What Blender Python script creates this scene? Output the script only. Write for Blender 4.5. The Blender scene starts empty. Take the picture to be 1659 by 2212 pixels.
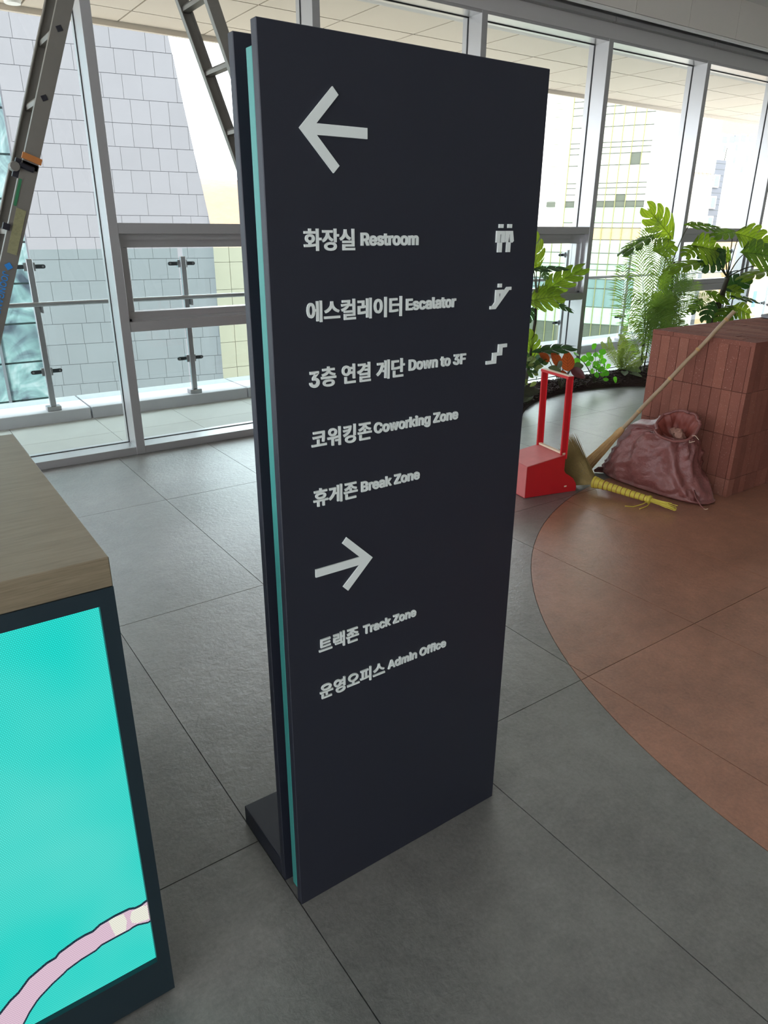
import bpy, bmesh, math, random
from mathutils import Vector, Matrix, noise
from mathutils.geometry import delaunay_2d_cdt
random.seed(7)
S = bpy.context.scene
COL = S.collection

# ---------------------------------------------------------------- camera, sky, sun, lamps, exposure
YAW, PITCH, ROLL, FPX = 0.612041, 0.380646, -0.006057, 1532.24
def cam_matrix():
    cy, sy, cp, sp = math.cos(YAW), math.sin(YAW), math.cos(PITCH), math.sin(PITCH)
    f = Vector((sy*cp, cy*cp, -sp)); rt = Vector((cy, -sy, 0)); dn = f.cross(rt)
    cr, sr = math.cos(ROLL), math.sin(ROLL)
    r2 = cr*rt + sr*dn; d2 = -sr*rt + cr*dn
    m = Matrix.Identity(4)
    for i in range(3):
        m[i][0] = r2[i]; m[i][1] = -d2[i]; m[i][2] = -f[i]
    m[2][3] = 1.38
    return m
cd = bpy.data.cameras.new('camera'); cam = bpy.data.objects.new('camera', cd); COL.objects.link(cam)
cam.matrix_world = cam_matrix()
cd.sensor_fit = 'HORIZONTAL'; cd.sensor_width = 36.0; cd.lens = FPX/1659*36.0
cd.clip_start = 0.05; cd.clip_end = 1000
S.camera = cam
S.view_settings.view_transform = 'Standard'
S.view_settings.look = 'None'
S.view_settings.gamma = 1.0
S.view_settings.use_curve_mapping = False
S.view_settings.exposure = 0.3
S.cycles.use_denoising = True
S.cycles.max_bounces = 10
S.cycles.diffuse_bounces = 5
S.cycles.transparent_max_bounces = 24

W = bpy.data.worlds.new('sky'); S.world = W; W.use_nodes = True
nt = W.node_tree; nt.nodes.clear()
wo = nt.nodes.new('ShaderNodeOutputWorld'); bg = nt.nodes.new('ShaderNodeBackground')
bg.inputs[0].default_value = (0.89, 0.925, 1.0, 1); bg.inputs[1].default_value = 5.8
nt.links.new(bg.outputs[0], wo.inputs[0])

sl = bpy.data.lights.new('sun', 'SUN'); sl.energy = 6.5; sl.angle = math.radians(1.5); sl.color = (1.0, 0.9, 0.76)
sun = bpy.data.objects.new('sun', sl); COL.objects.link(sun)
sun.rotation_euler = Vector((0.55, 0.62, -0.52)).to_track_quat('-Z', 'Y').to_euler()
sun.location = (0, 0, 20)

# ---------------------------------------------------------------- materials
def lin(c):
    r = []
    for v in c:
        v = v/255.0
        r.append(v/12.92 if v <= 0.04045 else ((v+0.055)/1.055)**2.4)
    return (r[0], r[1], r[2], 1.0)
class NT:
    def __init__(s, name):
        s.m = bpy.data.materials.new(name); s.m.use_nodes = True; s.t = s.m.node_tree; s.t.nodes.clear()
        s.out = s.n('ShaderNodeOutputMaterial')
    def n(s, typ, **kw):
        nd = s.t.nodes.new(typ)
        for k, v in kw.items(): setattr(nd, k, v)
        return nd
    def l(s, a, b): s.t.links.new(a, b)
    def math(s, op, a, b=None, c=None, clamp=False):
        nd = s.n('ShaderNodeMath', operation=op, use_clamp=clamp)
        for i, v in enumerate((a, b, c)):
            if v is None: continue
            if isinstance(v, (int, float)): nd.inputs[i].default_value = v
            else: s.l(v, nd.inputs[i])
        return nd.outputs[0]
    def mix(s, f, a, b, mode='MIX'):
        nd = s.n('ShaderNodeMix', data_type='RGBA', blend_type=mode)
        if isinstance(f, (int, float)): nd.inputs[0].default_value = f
        else: s.l(f, nd.inputs[0])
        for i, v in ((6, a), (7, b)):
            if isinstance(v, tuple): nd.inputs[i].default_value = v
            else: s.l(v, nd.inputs[i])
        return nd.outputs[2]
    def noise(s, coord, scale, detail=4, rough=0.6, dist=0.0):
        nd = s.n('ShaderNodeTexNoise'); nd.inputs['Scale'].default_value = scale; nd.inputs['Detail'].default_value = detail
        nd.inputs['Roughness'].default_value = rough; nd.inputs['Distortion'].default_value = dist
        s.l(coord, nd.inputs['Vector']); return nd.outputs[0]
    def ramp(s, fac, stops):
        nd = s.n('ShaderNodeValToRGB'); e = nd.color_ramp.elements
        while len(e) < len(stops): e.new(0.5)
        for i, (p, c) in enumerate(stops):
            e[i].position = p; e[i].color = c if len(c) == 4 else lin(c)
        s.l(fac, nd.inputs[0]); return nd.outputs[0]
    def mapping(s, coord, scale=(1, 1, 1), rot=(0, 0, 0)):
        nd = s.n('ShaderNodeMapping'); nd.inputs['Scale'].default_value = scale; nd.inputs['Rotation'].default_value = rot
        s.l(coord, nd.inputs['Vector']); return nd.outputs[0]
    def bsdf(s, color, rough=0.5, metal=0.0, spec=0.5, bump=None, bstr=0.3, bdist=0.002):
        p = s.n('ShaderNodeBsdfPrincipled')
        if isinstance(color, tuple): p.inputs['Base Color'].default_value = color
        else: s.l(color, p.inputs['Base Color'])
        if isinstance(rough, (int, float)): p.inputs['Roughness'].default_value = rough
        else: s.l(rough, p.inputs['Roughness'])
        p.inputs['Metallic'].default_value = metal; p.inputs['Specular IOR Level'].default_value = spec
        if bump is not None:
            b = s.n('ShaderNodeBump'); b.inputs['Strength'].default_value = bstr; b.inputs['Distance'].default_value = bdist
            s.l(bump, b.inputs['Height']); s.l(b.outputs[0], p.inputs['Normal'])
        s.p = p
        return p
    def done(s, sh=None):
        s.l((sh or s.p).outputs[0], s.out.inputs[0]); return s.m
def pos(nt_): return nt_.n('ShaderNodeNewGeometry').outputs['Position']
def M(name, rgb, rough=0.5, metal=0.0, spec=0.5, var=0.0, scale=8.0, bump=0.0, bscale=60.0, bdist=0.002, objvar=0.0, detail=4):
    t = NT(name); c = lin(rgb); P_ = pos(t); col = c
    if var > 0:
        nz = t.noise(P_, scale, detail)
        k = t.math('MULTIPLY_ADD', nz, 2*var, 1-var)
        if objvar > 0:
            r = t.n('ShaderNodeObjectInfo').outputs['Random']
            k = t.math('MULTIPLY', k, t.math('MULTIPLY_ADD', r, 2*objvar, 1-objvar))
        cc = t.n('ShaderNodeCombineXYZ')
        for i in range(3): t.l(k, cc.inputs[i])
        col = t.mix(1.0, c, cc.outputs[0], 'MULTIPLY')
    b = t.noise(P_, bscale, 5) if bump > 0 else None
    t.bsdf(col, rough, metal, spec, b, bump, bdist)
    return t.done()

def mat_tile(name, rgb, rough):
    t = NT(name); P_ = pos(t)
    big = t.noise(P_, 2.3, 5, 0.62, 0.2); mid = t.noise(P_, 14, 6, 0.7); fine = t.noise(P_, 95, 5, 0.7)
    r = t.n('ShaderNodeObjectInfo').outputs['Random']
    k = t.math('MULTIPLY_ADD', big, 0.9, 0.52)
    k = t.math('ADD', k, t.math('MULTIPLY_ADD', mid, 0.75, -0.375))
    k = t.math('ADD', k, t.math('MULTIPLY_ADD', fine, 0.9, -0.45))
    k = t.math('MULTIPLY', k, t.math('MULTIPLY_ADD', r, 0.12, 0.94))
    cc = t.n('ShaderNodeCombineXYZ')
    for i in range(3): t.l(k, cc.inputs[i])
    col = t.mix(1.0, lin(rgb), cc.outputs[0], 'MULTIPLY')
    rg = t.math('MULTIPLY_ADD', big, 0.06, rough-0.03)
    h = t.math('ADD', t.math('MULTIPLY', t.noise(P_, 45, 6, 0.65, 0.3), 1.0), t.math('MULTIPLY', mid, 0.5))
    p = t.bsdf(col, rg, 0, 0.5, h, 1.0, 0.0017); p.inputs['IOR'].default_value = 1.85
    return t.done()

m_grey = mat_tile('grey_porcelain', (112, 111, 107), 0.30)
m_terra = mat_tile('terracotta_porcelain', (150, 106, 86), 0.30)
m_outt = M('balcony_tile', (160, 160, 154), 0.6, var=0.08, scale=5, bump=0.1)
m_grout = M('grout', (72, 70, 66), 0.9, var=0.2, scale=30)
m_kerb = M('kerb_stone', (176, 177, 180), 0.75, var=0.1, scale=10, bump=0.2, bscale=150)
m_alu = M('grey_aluminium', (176, 175, 176), 0.33, metal=0.55, spec=0.5, var=0.02, scale=3)
m_head = M('window_head_grey', (188, 186, 184), 0.55, var=0.02, scale=3)
m_dark = M('dark_gasket', (24, 24, 26), 0.7)
m_wall = M('painted_wall', (205, 202, 196), 0.8, var=0.02, scale=2, bump=0.05)
m_panel = M('bulkhead_panel', (214, 208, 200), 0.75, var=0.03, scale=3)
m_white = M('white_paint', (226, 225, 221), 0.6, var=0.02, scale=3)
m_cass = M('blind_cassette_grey', (150, 148, 147), 0.5)
m_strip = M('polished_white_metal', (235, 235, 235), 0.25, metal=0.85)
m_soff = M('soffit_panel', (196, 184, 168), 0.5, var=0.04, scale=2, bump=0.02)
m_steel = M('stainless_steel', (165, 166, 168), 0.28, metal=0.9, var=0.06, scale=20)
m_plate = M('steel_dark', (70, 76, 80), 0.35, metal=0.8)
m_sign = M('navy_powder_coat', (31, 34, 45), 0.5, spec=0.45, var=0.06, scale=120, bump=0.18, bscale=900, bdist=0.0006)
m_teal = M('teal_lacquer', (50, 128, 122), 0.45, var=0.02, scale=5)
m_letter = M('pale_letter', (214, 221, 217), 0.5, var=0.02, scale=30)
m_ladder = M('ladder_aluminium', (122, 119, 112), 0.45, metal=0.5, var=0.16, scale=9, bump=0.08, bscale=40)
m_black = M('black_plastic', (28, 28, 36), 0.45, spec=0.4)
m_orange = M('orange_plastic', (166, 104, 48), 0.55, var=0.08, scale=30)
m_brown = M('red_brown_sack', (122, 72, 68), 0.34, spec=0.5, var=0.16, scale=14, bump=0.8, bscale=34, bdist=0.007)
m_sackin = M('sack_inside', (120, 56, 46), 0.55, var=0.2, scale=25, bump=0.3, bscale=120)
m_red = M('red_plastic', (196, 30, 38), 0.35, var=0.1, scale=12, bump=0.05, bscale=80)
m_reddust = M('dusty_red_plastic', (200, 108, 106), 0.6, var=0.14, scale=16, bump=0.05)
m_rim = M('worn_plastic_edge', (226, 206, 180), 0.6, var=0.1, scale=40)
m_bamboo = M('bamboo', (150, 126, 96), 0.45, var=0.16, scale=22, bump=0.1, bscale=60)
m_straw = M('straw', (142, 122, 74), 0.75, var=0.3, scale=60, bump=0.4, bscale=300)
m_strawlt = M('pale_straw', (176, 140, 92), 0.7, var=0.3, scale=60, bump=0.4, bscale=200)
m_yellow = M('yellow_twine', (190, 172, 62), 0.6, var=0.2, scale=60, bump=0.2, bscale=200)
m_redtw = M('brown_twine', (130, 70, 50), 0.7)
m_greytw = M('grey_twine', (96, 100, 104), 0.7, var=0.2, scale=50)
m_mulch = M('bark_mulch', (52, 36, 32), 0.9, var=0.5, scale=60, bump=0.6, bscale=120, bdist=0.01)
m_stem = M('plant_stem', (66, 66, 44), 0.6, var=0.2, scale=30)
m_trunk = M('dark_trunk', (58, 50, 40), 0.75, var=0.3, scale=40, bump=0.4, bscale=120)
m_stone = M('stone_grey', (150, 150, 156), 0.7, var=0.1, scale=40, bump=0.2, bscale=200)
m_frame = M('screen_frame', (34, 50, 58), 0.4, metal=0.3, spec=0.5, var=0.06, scale=60, bump=0.06, bscale=300)
m_granite = M('tower_stone', (90, 92, 97), 0.8, var=0.07, scale=0.9, objvar=0.025, bump=0.1, bscale=12, bdist=0.02)
m_towerin = M('tower_joint', (88, 90, 95), 0.9)
m_beige = M('beige_stone', (158, 150, 130), 0.8, var=0.05, scale=0.6, objvar=0.03)
m_hill = M('dry_hill', (120, 100, 82), 0.95, var=0.25, scale=0.12, bump=0.5, bscale=0.3, bdist=1.0, detail=8)
m_ground = M('asphalt', (176, 172, 164), 0.9, var=0.1, scale=0.2)
m_bldw = M('white_cladding', (196, 196, 190), 0.8, var=0.03, scale=0.5)
m_fin = M('olive_mullion', (104, 106, 66), 0.6)
m_tran = M('dark_transom', (48, 54, 48), 0.6)
m_glsw = M('pale_glass_panel', (176, 184, 166), 0.4, var=0.05, scale=0.4, objvar=0.05)
m_mint = M('mint_spandrel', (140, 172, 140), 0.45, objvar=0.05, var=0.03)
m_tealg = M('grey_teal_glass', (92, 112, 112), 0.25, var=0.1, scale=0.5, objvar=0.08)
m_dkwin = M('dark_window', (66, 72, 62), 0.3, var=0.1, scale=0.8, objvar=0.1)
m_slot = M('beige_fin_wall', (150, 134, 120), 0.8)
m_greyb = M('grey_cladding', (84, 88, 96), 0.8, var=0.04, scale=0.5)
m_win = M('window_glass_blue', (84, 104, 118), 0.2)
m_orangew = M('peach_wall', (160, 134, 100), 0.8)
m_sticky = M('yellow_label', (128, 126, 92), 0.6, var=0.3, scale=120)
m_greenst = M('green_label', (38, 110, 70), 0.6)
m_bluepr = M('blue_print', (30, 120, 190), 0.6)
m_rubbish = M('crumpled_paper', (150, 110, 96), 0.8, var=0.2, scale=60)

def mat_brick():
    t = NT('red_paver'); P_ = pos(t)
    r = t.n('ShaderNodeObjectInfo').outputs['Random']
    base = t.ramp(r, [(0.0, (120, 72, 60)), (0.5, (130, 80, 67)), (0.8, (138, 86, 71)), (1.0, (142, 94, 80))])
    sp = t.noise(P_, 900, 2, 0.5); big = t.noise(P_, 18, 5)
    k = t.math('MULTIPLY_ADD', big, 0.3, 0.85); k = t.math('ADD', k, t.math('MULTIPLY_ADD', sp, 0.5, -0.25))
    cc = t.n('ShaderNodeCombineXYZ')
    for i in range(3): t.l(k, cc.inputs[i])
    col = t.mix(1.0, base, cc.outputs[0], 'MULTIPLY')
    spk = t.math('GREATER_THAN', t.noise(P_, 260, 1, 0.5), 0.735)
    col = t.mix(spk, col, lin((206, 176, 160)))
    t.bsdf(col, 0.85, 0, 0.3, t.noise(P_, 500, 4), 0.5, 0.0015); return t.done()
m_brick = mat_brick()
m_brickcore = M('dark_brick_core', (70, 42, 38), 0.9)  # dark core seen between the bricks

def mat_wood():
    t = NT('oak_laminate'); P_ = pos(t)
    g = t.noise(t.mapping(P_, (2.2, 22, 22)), 4.0, 7, 0.68, 0.7)
    g2 = t.noise(t.mapping(P_, (6, 160, 160)), 3.0, 4, 0.6)
    knot = t.noise(t.mapping(P_, (3, 9, 9)), 2.2, 3, 0.5, 1.2)
    f = t.math('ADD', t.math('MULTIPLY', g, 0.42), t.math('ADD', t.math('MULTIPLY', g2, 0.43), t.math('MULTIPLY', knot, 0.15)))
    col = t.ramp(f, [(0.3, (94, 84, 66)), (0.46, (118, 106, 84)), (0.6, (132, 120, 98)), (0.75, (114, 102, 82))])
    p = t.bsdf(col, 0.38, 0, 0.5, g2, 0.12, 0.0006); p.inputs['IOR'].default_value = 1.7; return t.done()
m_wood = mat_wood()

def mat_glass(name, tint, refl):
    t = NT(name)
    tr = t.n('ShaderNodeBsdfTransparent'); tr.inputs[0].default_value = tint
    gl = t.n('ShaderNodeBsdfGlossy'); gl.inputs['Roughness'].default_value = 0.02; gl.inputs['Color'].default_value = (1, 1, 1, 1)
    fr = t.n('ShaderNodeFresnel'); fr.inputs[0].default_value = 1.5
    bf = t.n('ShaderNodeNewGeometry').outputs['Backfacing']
    f = t.math('MULTIPLY', t.math('MULTIPLY', fr.outputs[0], refl), t.math('SUBTRACT', 1.0, bf))
    mx = t.n('ShaderNodeMixShader'); t.l(f, mx.inputs[0]); t.l(tr.outputs[0], mx.inputs[1]); t.l(gl.outputs[0], mx.inputs[2])
    return t.done(mx)
m_glass = mat_glass('window_pane_glass', (0.95, 0.965, 0.955, 1), 0.7)
m_rail = mat_glass('balustrade_glass', (0.84, 0.91, 0.90, 1), 0.8)

def mat_led(name, rgb, strength, vary=0.0):
    t = NT(name); P_ = pos(t)
    sx = t.n('ShaderNodeSeparateXYZ'); t.l(P_, sx.inputs[0])
    pitch = 0.0031
    def fr(v):
        a = t.math('FRACT', t.math('DIVIDE', v, pitch)); a = t.math('SUBTRACT', a, 0.5); return t.math('MULTIPLY', a, a)
    # every second row is shifted half a pitch, as LED dies on a wall module
    row = t.math('FLOOR', t.math('DIVIDE', sx.outputs[2], pitch))
    odd = t.math('MODULO', t.math('ABSOLUTE', row), 2.0)
    xs = t.math('ADD', sx.outputs[0], t.math('MULTIPLY', odd, pitch*0.5))
    d2 = t.math('ADD', fr(xs), fr(sx.outputs[2]))
    dot = t.math('SUBTRACT', 1.0, t.math('MULTIPLY', d2, 2.3), clamp=True)
    k = t.math('MULTIPLY_ADD', dot, 0.75, 0.45)
    col = lin(rgb)
    em = t.n('ShaderNodeEmission')
    if vary:
        nz = t.noise(P_, 3.0, 2)
        c = t.mix(t.math('MULTIPLY_ADD', nz, 0.7, -0.2, clamp=True), col, lin((150, 232, 222)))
        t.l(c, em.inputs[0])
    else: em.inputs[0].default_value = col
    t.l(t.math('MULTIPLY', k, strength), em.inputs[1])
    return t.done(em)
m_led = mat_led('led_cyan', (26, 214, 202), 0.86, 1)
m_ledp = mat_led('led_pink', (226, 196, 214), 0.82)
m_ledw = mat_led('led_white', (240, 240, 226), 0.82)
m_ledd = mat_led('led_dark_outline', (38, 60, 74), 0.8)

def mat_leaf(name, c1, c2, vein, trans, nveins=9.0, gloss=0.35, veinw=0.16):
    t = NT(name); uv = t.n('ShaderNodeUVMap').outputs[0]
    sp = t.n('ShaderNodeSeparateXYZ'); t.l(uv, sp.inputs[0])
    u = t.math('ABSOLUTE', sp.outputs[0]); v = sp.outputs[1]
    ph = t.math('FRACT', t.math('MULTIPLY', t.math('SUBTRACT', v, t.math('MULTIPLY', u, 0.35)), nveins))
    ln = t.math('LESS_THAN', t.math('ABSOLUTE', t.math('SUBTRACT', ph, 0.5)), veinw*0.5)
    mid = t.math('LESS_THAN', u, 0.035)
    ln = t.math('MAXIMUM', ln, mid)
    P_ = pos(t); nz = t.noise(P_, 14, 3)
    r = t.n('ShaderNodeObjectInfo').outputs['Random']
    f = t.math('MULTIPLY_ADD', r, 0.7, t.math('MULTIPLY_ADD', nz, 0.9, -0.35), clamp=True)
    col = t.mix(f, lin(c1), lin(c2)); col = t.mix(t.math('MULTIPLY', ln, 0.6), col, lin(vein))
    p = t.bsdf(col, gloss, 0, 0.5)
    tl = t.n('ShaderNodeBsdfTranslucent'); t.l(t.mix(1.0, col, (1.5, 1.6, 0.7, 1), 'MULTIPLY'), tl.inputs[0])
    mx = t.n('ShaderNodeMixShader'); mx.inputs[0].default_value = trans
    t.l(p.outputs[0], mx.inputs[1]); t.l(tl.outputs[0], mx.inputs[2])
    return t.done(mx)
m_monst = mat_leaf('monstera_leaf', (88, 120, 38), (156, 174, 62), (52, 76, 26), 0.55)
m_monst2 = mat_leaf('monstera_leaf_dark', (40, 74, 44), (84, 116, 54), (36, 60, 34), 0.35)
m_palm = mat_leaf('palm_leaf', (98, 128, 60), (150, 170, 96), (80, 110, 50), 0.5)
m_fern = mat_leaf('fern_leaf', (110, 128, 70), (152, 160, 100), (80, 100, 50), 0.45)
m_pilea = mat_leaf('bright_round_leaf', (84, 168, 46), (128, 200, 66), (70, 140, 40), 0.5)
m_calr = mat_leaf('calathea_red_underside', (150, 62, 40), (176, 84, 46), (84, 34, 30), 0.5, 7, 0.5, 0.25)
m_calp = mat_leaf('calathea_purple', (84, 32, 40), (104, 44, 50), (60, 24, 30), 0.3, 7)
m_calg = mat_leaf('calathea_green', (84, 96, 72), (110, 120, 92), (60, 70, 50), 0.25, 7)
m_cald = mat_leaf('calathea_striped_dark', (44, 48, 34), (60, 62, 44), (24, 26, 20), 0.15, 10, 0.4, 0.4)

# ---------------------------------------------------------------- building helpers
WL = {}          # world location of every object made (nothing is rotated through parents)
def wl(o):
    return WL.get(o.name, Vector((0, 0, 0)))
def link(o, parent, loc):
    COL.objects.link(o); loc = Vector(loc)
    if parent is not None:
        o.parent = parent; o.location = loc - wl(parent)
    else: o.location = loc
    WL[o.name] = loc
    return o
def thing(name, label, cat, loc=(0, 0, 0), group=None):
    o = bpy.data.objects.new(name, None); o.empty_display_size = 0.05
    link(o, None, loc); o['label'] = label; o['category'] = cat
    if group: o['group'] = group
    return o
def tag(o, label, cat, group=None):
    o['label'] = label; o['category'] = cat
    if group: o['group'] = group
    return o
def struct(o):
    o['kind'] = 'structure'; return o
def me(name, vs, fs, mat, smooth=False, uvs=None):
    m = bpy.data.meshes.new(name); m.from_pydata([tuple(v) for v in vs], [], fs); m.update()
    m.materials.append(mat)
    if smooth: m.shade_smooth()
    if uvs:
        lay = m.uv_layers.new(name='UVMap')
        for lp in m.loops: lay.data[lp.index].uv = uvs[lp.vertex_index]
    return m
def build(name, vs, fs, mat, parent=None, origin=None, smooth=False, uvs=None):
    """mesh from world coordinates, its own origin at `origin` (default: centre bottom)"""
    vs = [Vector(v) for v in vs]
    if origin is None:
        origin = Vector(((min(v.x for v in vs)+max(v.x for v in vs))/2, (min(v.y for v in vs)+max(v.y for v in vs))/2, min(v.z for v in vs)))
    origin = Vector(origin)
    o = bpy.data.objects.new(name, me(name, [v-origin for v in vs], fs, mat, smooth, uvs))
    return link(o, parent, origin)
def place(name, mesh, parent, loc, rot=None, scale=None):
    o = bpy.data.objects.new(name, mesh); link(o, parent, loc)
    if rot is not None: o.rotation_euler = rot
    if scale is not None: o.scale = scale
    return o
class MB:
    def __init__(s): s.v = []; s.f = []
    def add(s, vs, fs):
        k = len(s.v); s.v += [Vector(v) for v in vs]; s.f += [tuple(i+k for i in f) for f in fs]; return s
    def box(s, x0, x1, y0, y1, z0, z1):
        return s.add([(x0,y0,z0),(x1,y0,z0),(x1,y1,z0),(x0,y1,z0),(x0,y0,z1),(x1,y0,z1),(x1,y1,z1),(x0,y1,z1)],
                     [(3,2,1,0),(4,5,6,7),(0,1,5,4),(1,2,6,5),(2,3,7,6),(3,0,4,7)])
    def obox(s, c, ax, ay, az, hx, hy, hz):
        c = Vector(c); ax, ay, az = Vector(ax)*hx, Vector(ay)*hy, Vector(az)*hz
        vs = [c+sx*ax+sy*ay+sz*az for sz in (-1, 1) for sx, sy in ((-1,-1),(1,-1),(1,1),(-1,1))]
        return s.add(vs, [(3,2,1,0),(4,5,6,7),(0,1,5,4),(1,2,6,5),(2,3,7,6),(3,0,4,7)])
    def bar(s, a, b, side, w, d):
        """rectangular bar from a to b; side = width direction"""
        a, b = Vector(a), Vector(b); ax = (b-a); L = ax.length; ax.normalize()
        sd = Vector(side); sd = (sd - ax*sd.dot(ax)).normalized(); n = ax.cross(sd)
        return s.obox((a+b)/2, ax, sd, n, L/2, w/2, d/2)
    def tube(s, pts, rad, seg=8, cap=True):
        pts = [Vector(p) for p in pts]; n = len(pts)
        if not hasattr(rad, '__len__'): rad = [rad]*n
        ref = Vector((0, 0, 1)); rings = []
        for i, p in enumerate(pts):
            t = (pts[min(i+1, n-1)]-pts[max(i-1, 0)]).normalized()
            if abs(t.dot(ref)) > 0.95: ref = Vector((1, 0, 0)) if abs(t.x) < 0.9 else Vector((0, 1, 0))
            a = t.cross(ref).normalized(); b = t.cross(a)
            rings.append([p+rad[i]*(math.cos(2*math.pi*k/seg)*a+math.sin(2*math.pi*k/seg)*b) for k in range(seg)])
            ref = a.cross(t)
        vs = [v for r in rings for v in r]; fs = []
        for i in range(n-1):
            for k in range(seg):
                k2 = (k+1) % seg
                fs.append((i*seg+k, i*seg+k2, (i+1)*seg+k2, (i+1)*seg+k))
        if cap: fs.append(tuple(range(seg))); fs.append(tuple(reversed(range((n-1)*seg, n*seg))))
        return s.add(vs, fs)
    def lathe(s, c, prof, seg=20):
        c = Vector(c); vs = []; fs = []; n = len(prof)
        for r, z in prof:
            for k in range(seg):
                a = 2*math.pi*k/seg; vs.append(c+Vector((r*math.cos(a), r*math.sin(a), z)))
        for i in range(n-1):
            for k in range(seg):
                k2 = (k+1) % seg; fs.append((i*seg+k, i*seg+k2, (i+1)*seg+k2, (i+1)*seg+k))
        fs.append(tuple(reversed(range(seg)))); fs.append(tuple(range((n-1)*seg, n*seg)))
        return s.add(vs, fs)
    def build(s, name, mat, parent=None, origin=None, smooth=False):
        o = build(name, s.v, s.f, mat, parent, origin, False)
        if smooth:
            m = o.data; m.shade_smooth()
            try: m.set_sharp_from_angle(angle=math.radians(40))
            except Exception: pass
        return o
def bevel(o, w, seg=1):
    md = o.modifiers.new('bevel', 'BEVEL'); md.width = w; md.segments = seg; md.limit_method = 'ANGLE'; md.angle_limit = math.radians(40)
    return o
def box(name, x0, x1, y0, y1, z0, z1, mat, parent=None, bv=0.0, origin=None):
    o = MB().box(x0, x1, y0, y1, z0, z1).build(name, mat, parent, origin)
    if bv: bevel(o, bv)
    return o
def prism_y(poly, y0, y1, hole=None):
    """solid from an (x, z) outline between two y planes; optional hole"""
    pts = [Vector((p[0], p[1])) for p in poly]; n = len(pts); loops = [list(range(n))]
    if hole:
        hp = [Vector((p[0], p[1])) for p in hole]; loops.append(list(range(n, n+len(hp)))); pts += hp
    edges = []
    for lp in loops: edges += [(lp[i], lp[(i+1) % len(lp)]) for i in range(len(lp))]
    r = delaunay_2d_cdt(pts, edges, [], 0, 1e-7)
    V2, F2 = r[0], r[2]
    def inside(q, pl):
        c = False; j = len(pl)-1
        for i in range(len(pl)):
            a, b = pl[i], pl[j]
            if (a[1] > q.y) != (b[1] > q.y) and q.x < (b[0]-a[0])*(q.y-a[1])/(b[1]-a[1])+a[0]: c = not c
            j = i
        return c
    F2 = [f for f in F2 if inside(sum((V2[i] for i in f), Vector((0, 0)))/len(f), poly) and not (hole and inside(sum((V2[i] for i in f), Vector((0, 0)))/len(f), hole))]
    k = len(V2); vs = [(v.x, y0, v.y) for v in V2]+[(v.x, y1, v.y) for v in V2]
    fs = [tuple(f) for f in F2]+[tuple(i+k for i in reversed(f)) for f in F2]
    cnt = {}
    for f in F2:
        for i in range(len(f)):
            a, b = f[i], f[(i+1) % len(f)]; cnt[(a, b)] = 1
    for a, b in cnt:
        if (b, a) not in cnt: fs.append((b, a, a+k, b+k))
    return vs, fs
def fix(o):
    bm = bmesh.new(); bm.from_mesh(o.data); bmesh.ops.recalc_face_normals(bm, faces=bm.faces); bm.to_mesh(o.data); bm.free(); return o
# ================================================================ THE ROOM
# floor tiles: 0.6 x 1.2 m grid, cut by a round terracotta inlay
CX, CY, CR = 3.6408, 0.3762, 2.155        # inlay circle
TX0, TY0 = 0.502, 1.235
floor = struct(build('floor', *(lambda m: (m.v, m.f))(MB().box(-4.0, 9.6, -5.2, 4.56, -0.06, -0.004)), m_grout))
NSEG = 180
def in_circle(x, y): return (x-CX)**2+(y-CY)**2 < CR*CR
def tile_piece(x0, x1, y0, y1):
    """yields (verts2d, faces) of the parts of a tile outside / inside the inlay"""
    corners = [(x0, y0), (x1, y0), (x1, y1), (x0, y1)]
    dx = max(x0-CX, 0, CX-x1); dy = max(y0-CY, 0, CY-y1)
    near = math.hypot(dx, dy) < CR
    far = max(math.hypot(x-CX, y-CY) for x, y in corners) > CR
    if not near: return [(False, [Vector(c) for c in corners], [(0, 1, 2, 3)])]
    if not far: return [(True, [Vector(c) for c in corners], [(0, 1, 2, 3)])]
    pts = [Vector(c) for c in corners]; edges = [(0, 1), (1, 2), (2, 3), (3, 0)]
    ring = [Vector((CX+CR*math.cos(2*math.pi*k/NSEG), CY+CR*math.sin(2*math.pi*k/NSEG))) for k in range(NSEG)]
    keep = set()
    for k in range(NSEG):
        p = ring[k]
        if x0-.15 < p.x < x1+.15 and y0-.15 < p.y < y1+.15: keep.add(k); keep.add((k+1) % NSEG); keep.add((k-1) % NSEG)
    idx = {}
    for k in sorted(keep): idx[k] = len(pts); pts.append(ring[k])
    for k in keep:
        if (k+1) % NSEG in keep: edges.append((idx[k], idx[(k+1) % NSEG]))
    r = delaunay_2d_cdt(pts, edges, [], 0, 1e-6)
    out = []
    for want in (False, True):
        fs = []
        for f in r[2]:
            c = sum((r[0][i] for i in f), Vector((0, 0)))/len(f)
            if x0-1e-6 < c.x < x1+1e-6 and y0-1e-6 < c.y < y1+1e-6 and (math.hypot(c.x-CX, c.y-CY) < CR*0.9999) == want: fs.append(f)
        if fs:
            use = sorted({i for f in fs for i in f}); mp = {i: j for j, i in enumerate(use)}
            out.append((want, [r[0][i].copy() for i in use], [tuple(mp[i] for i in f) for f in fs]))
    return out
shared = {}
G = 0.0013
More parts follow.
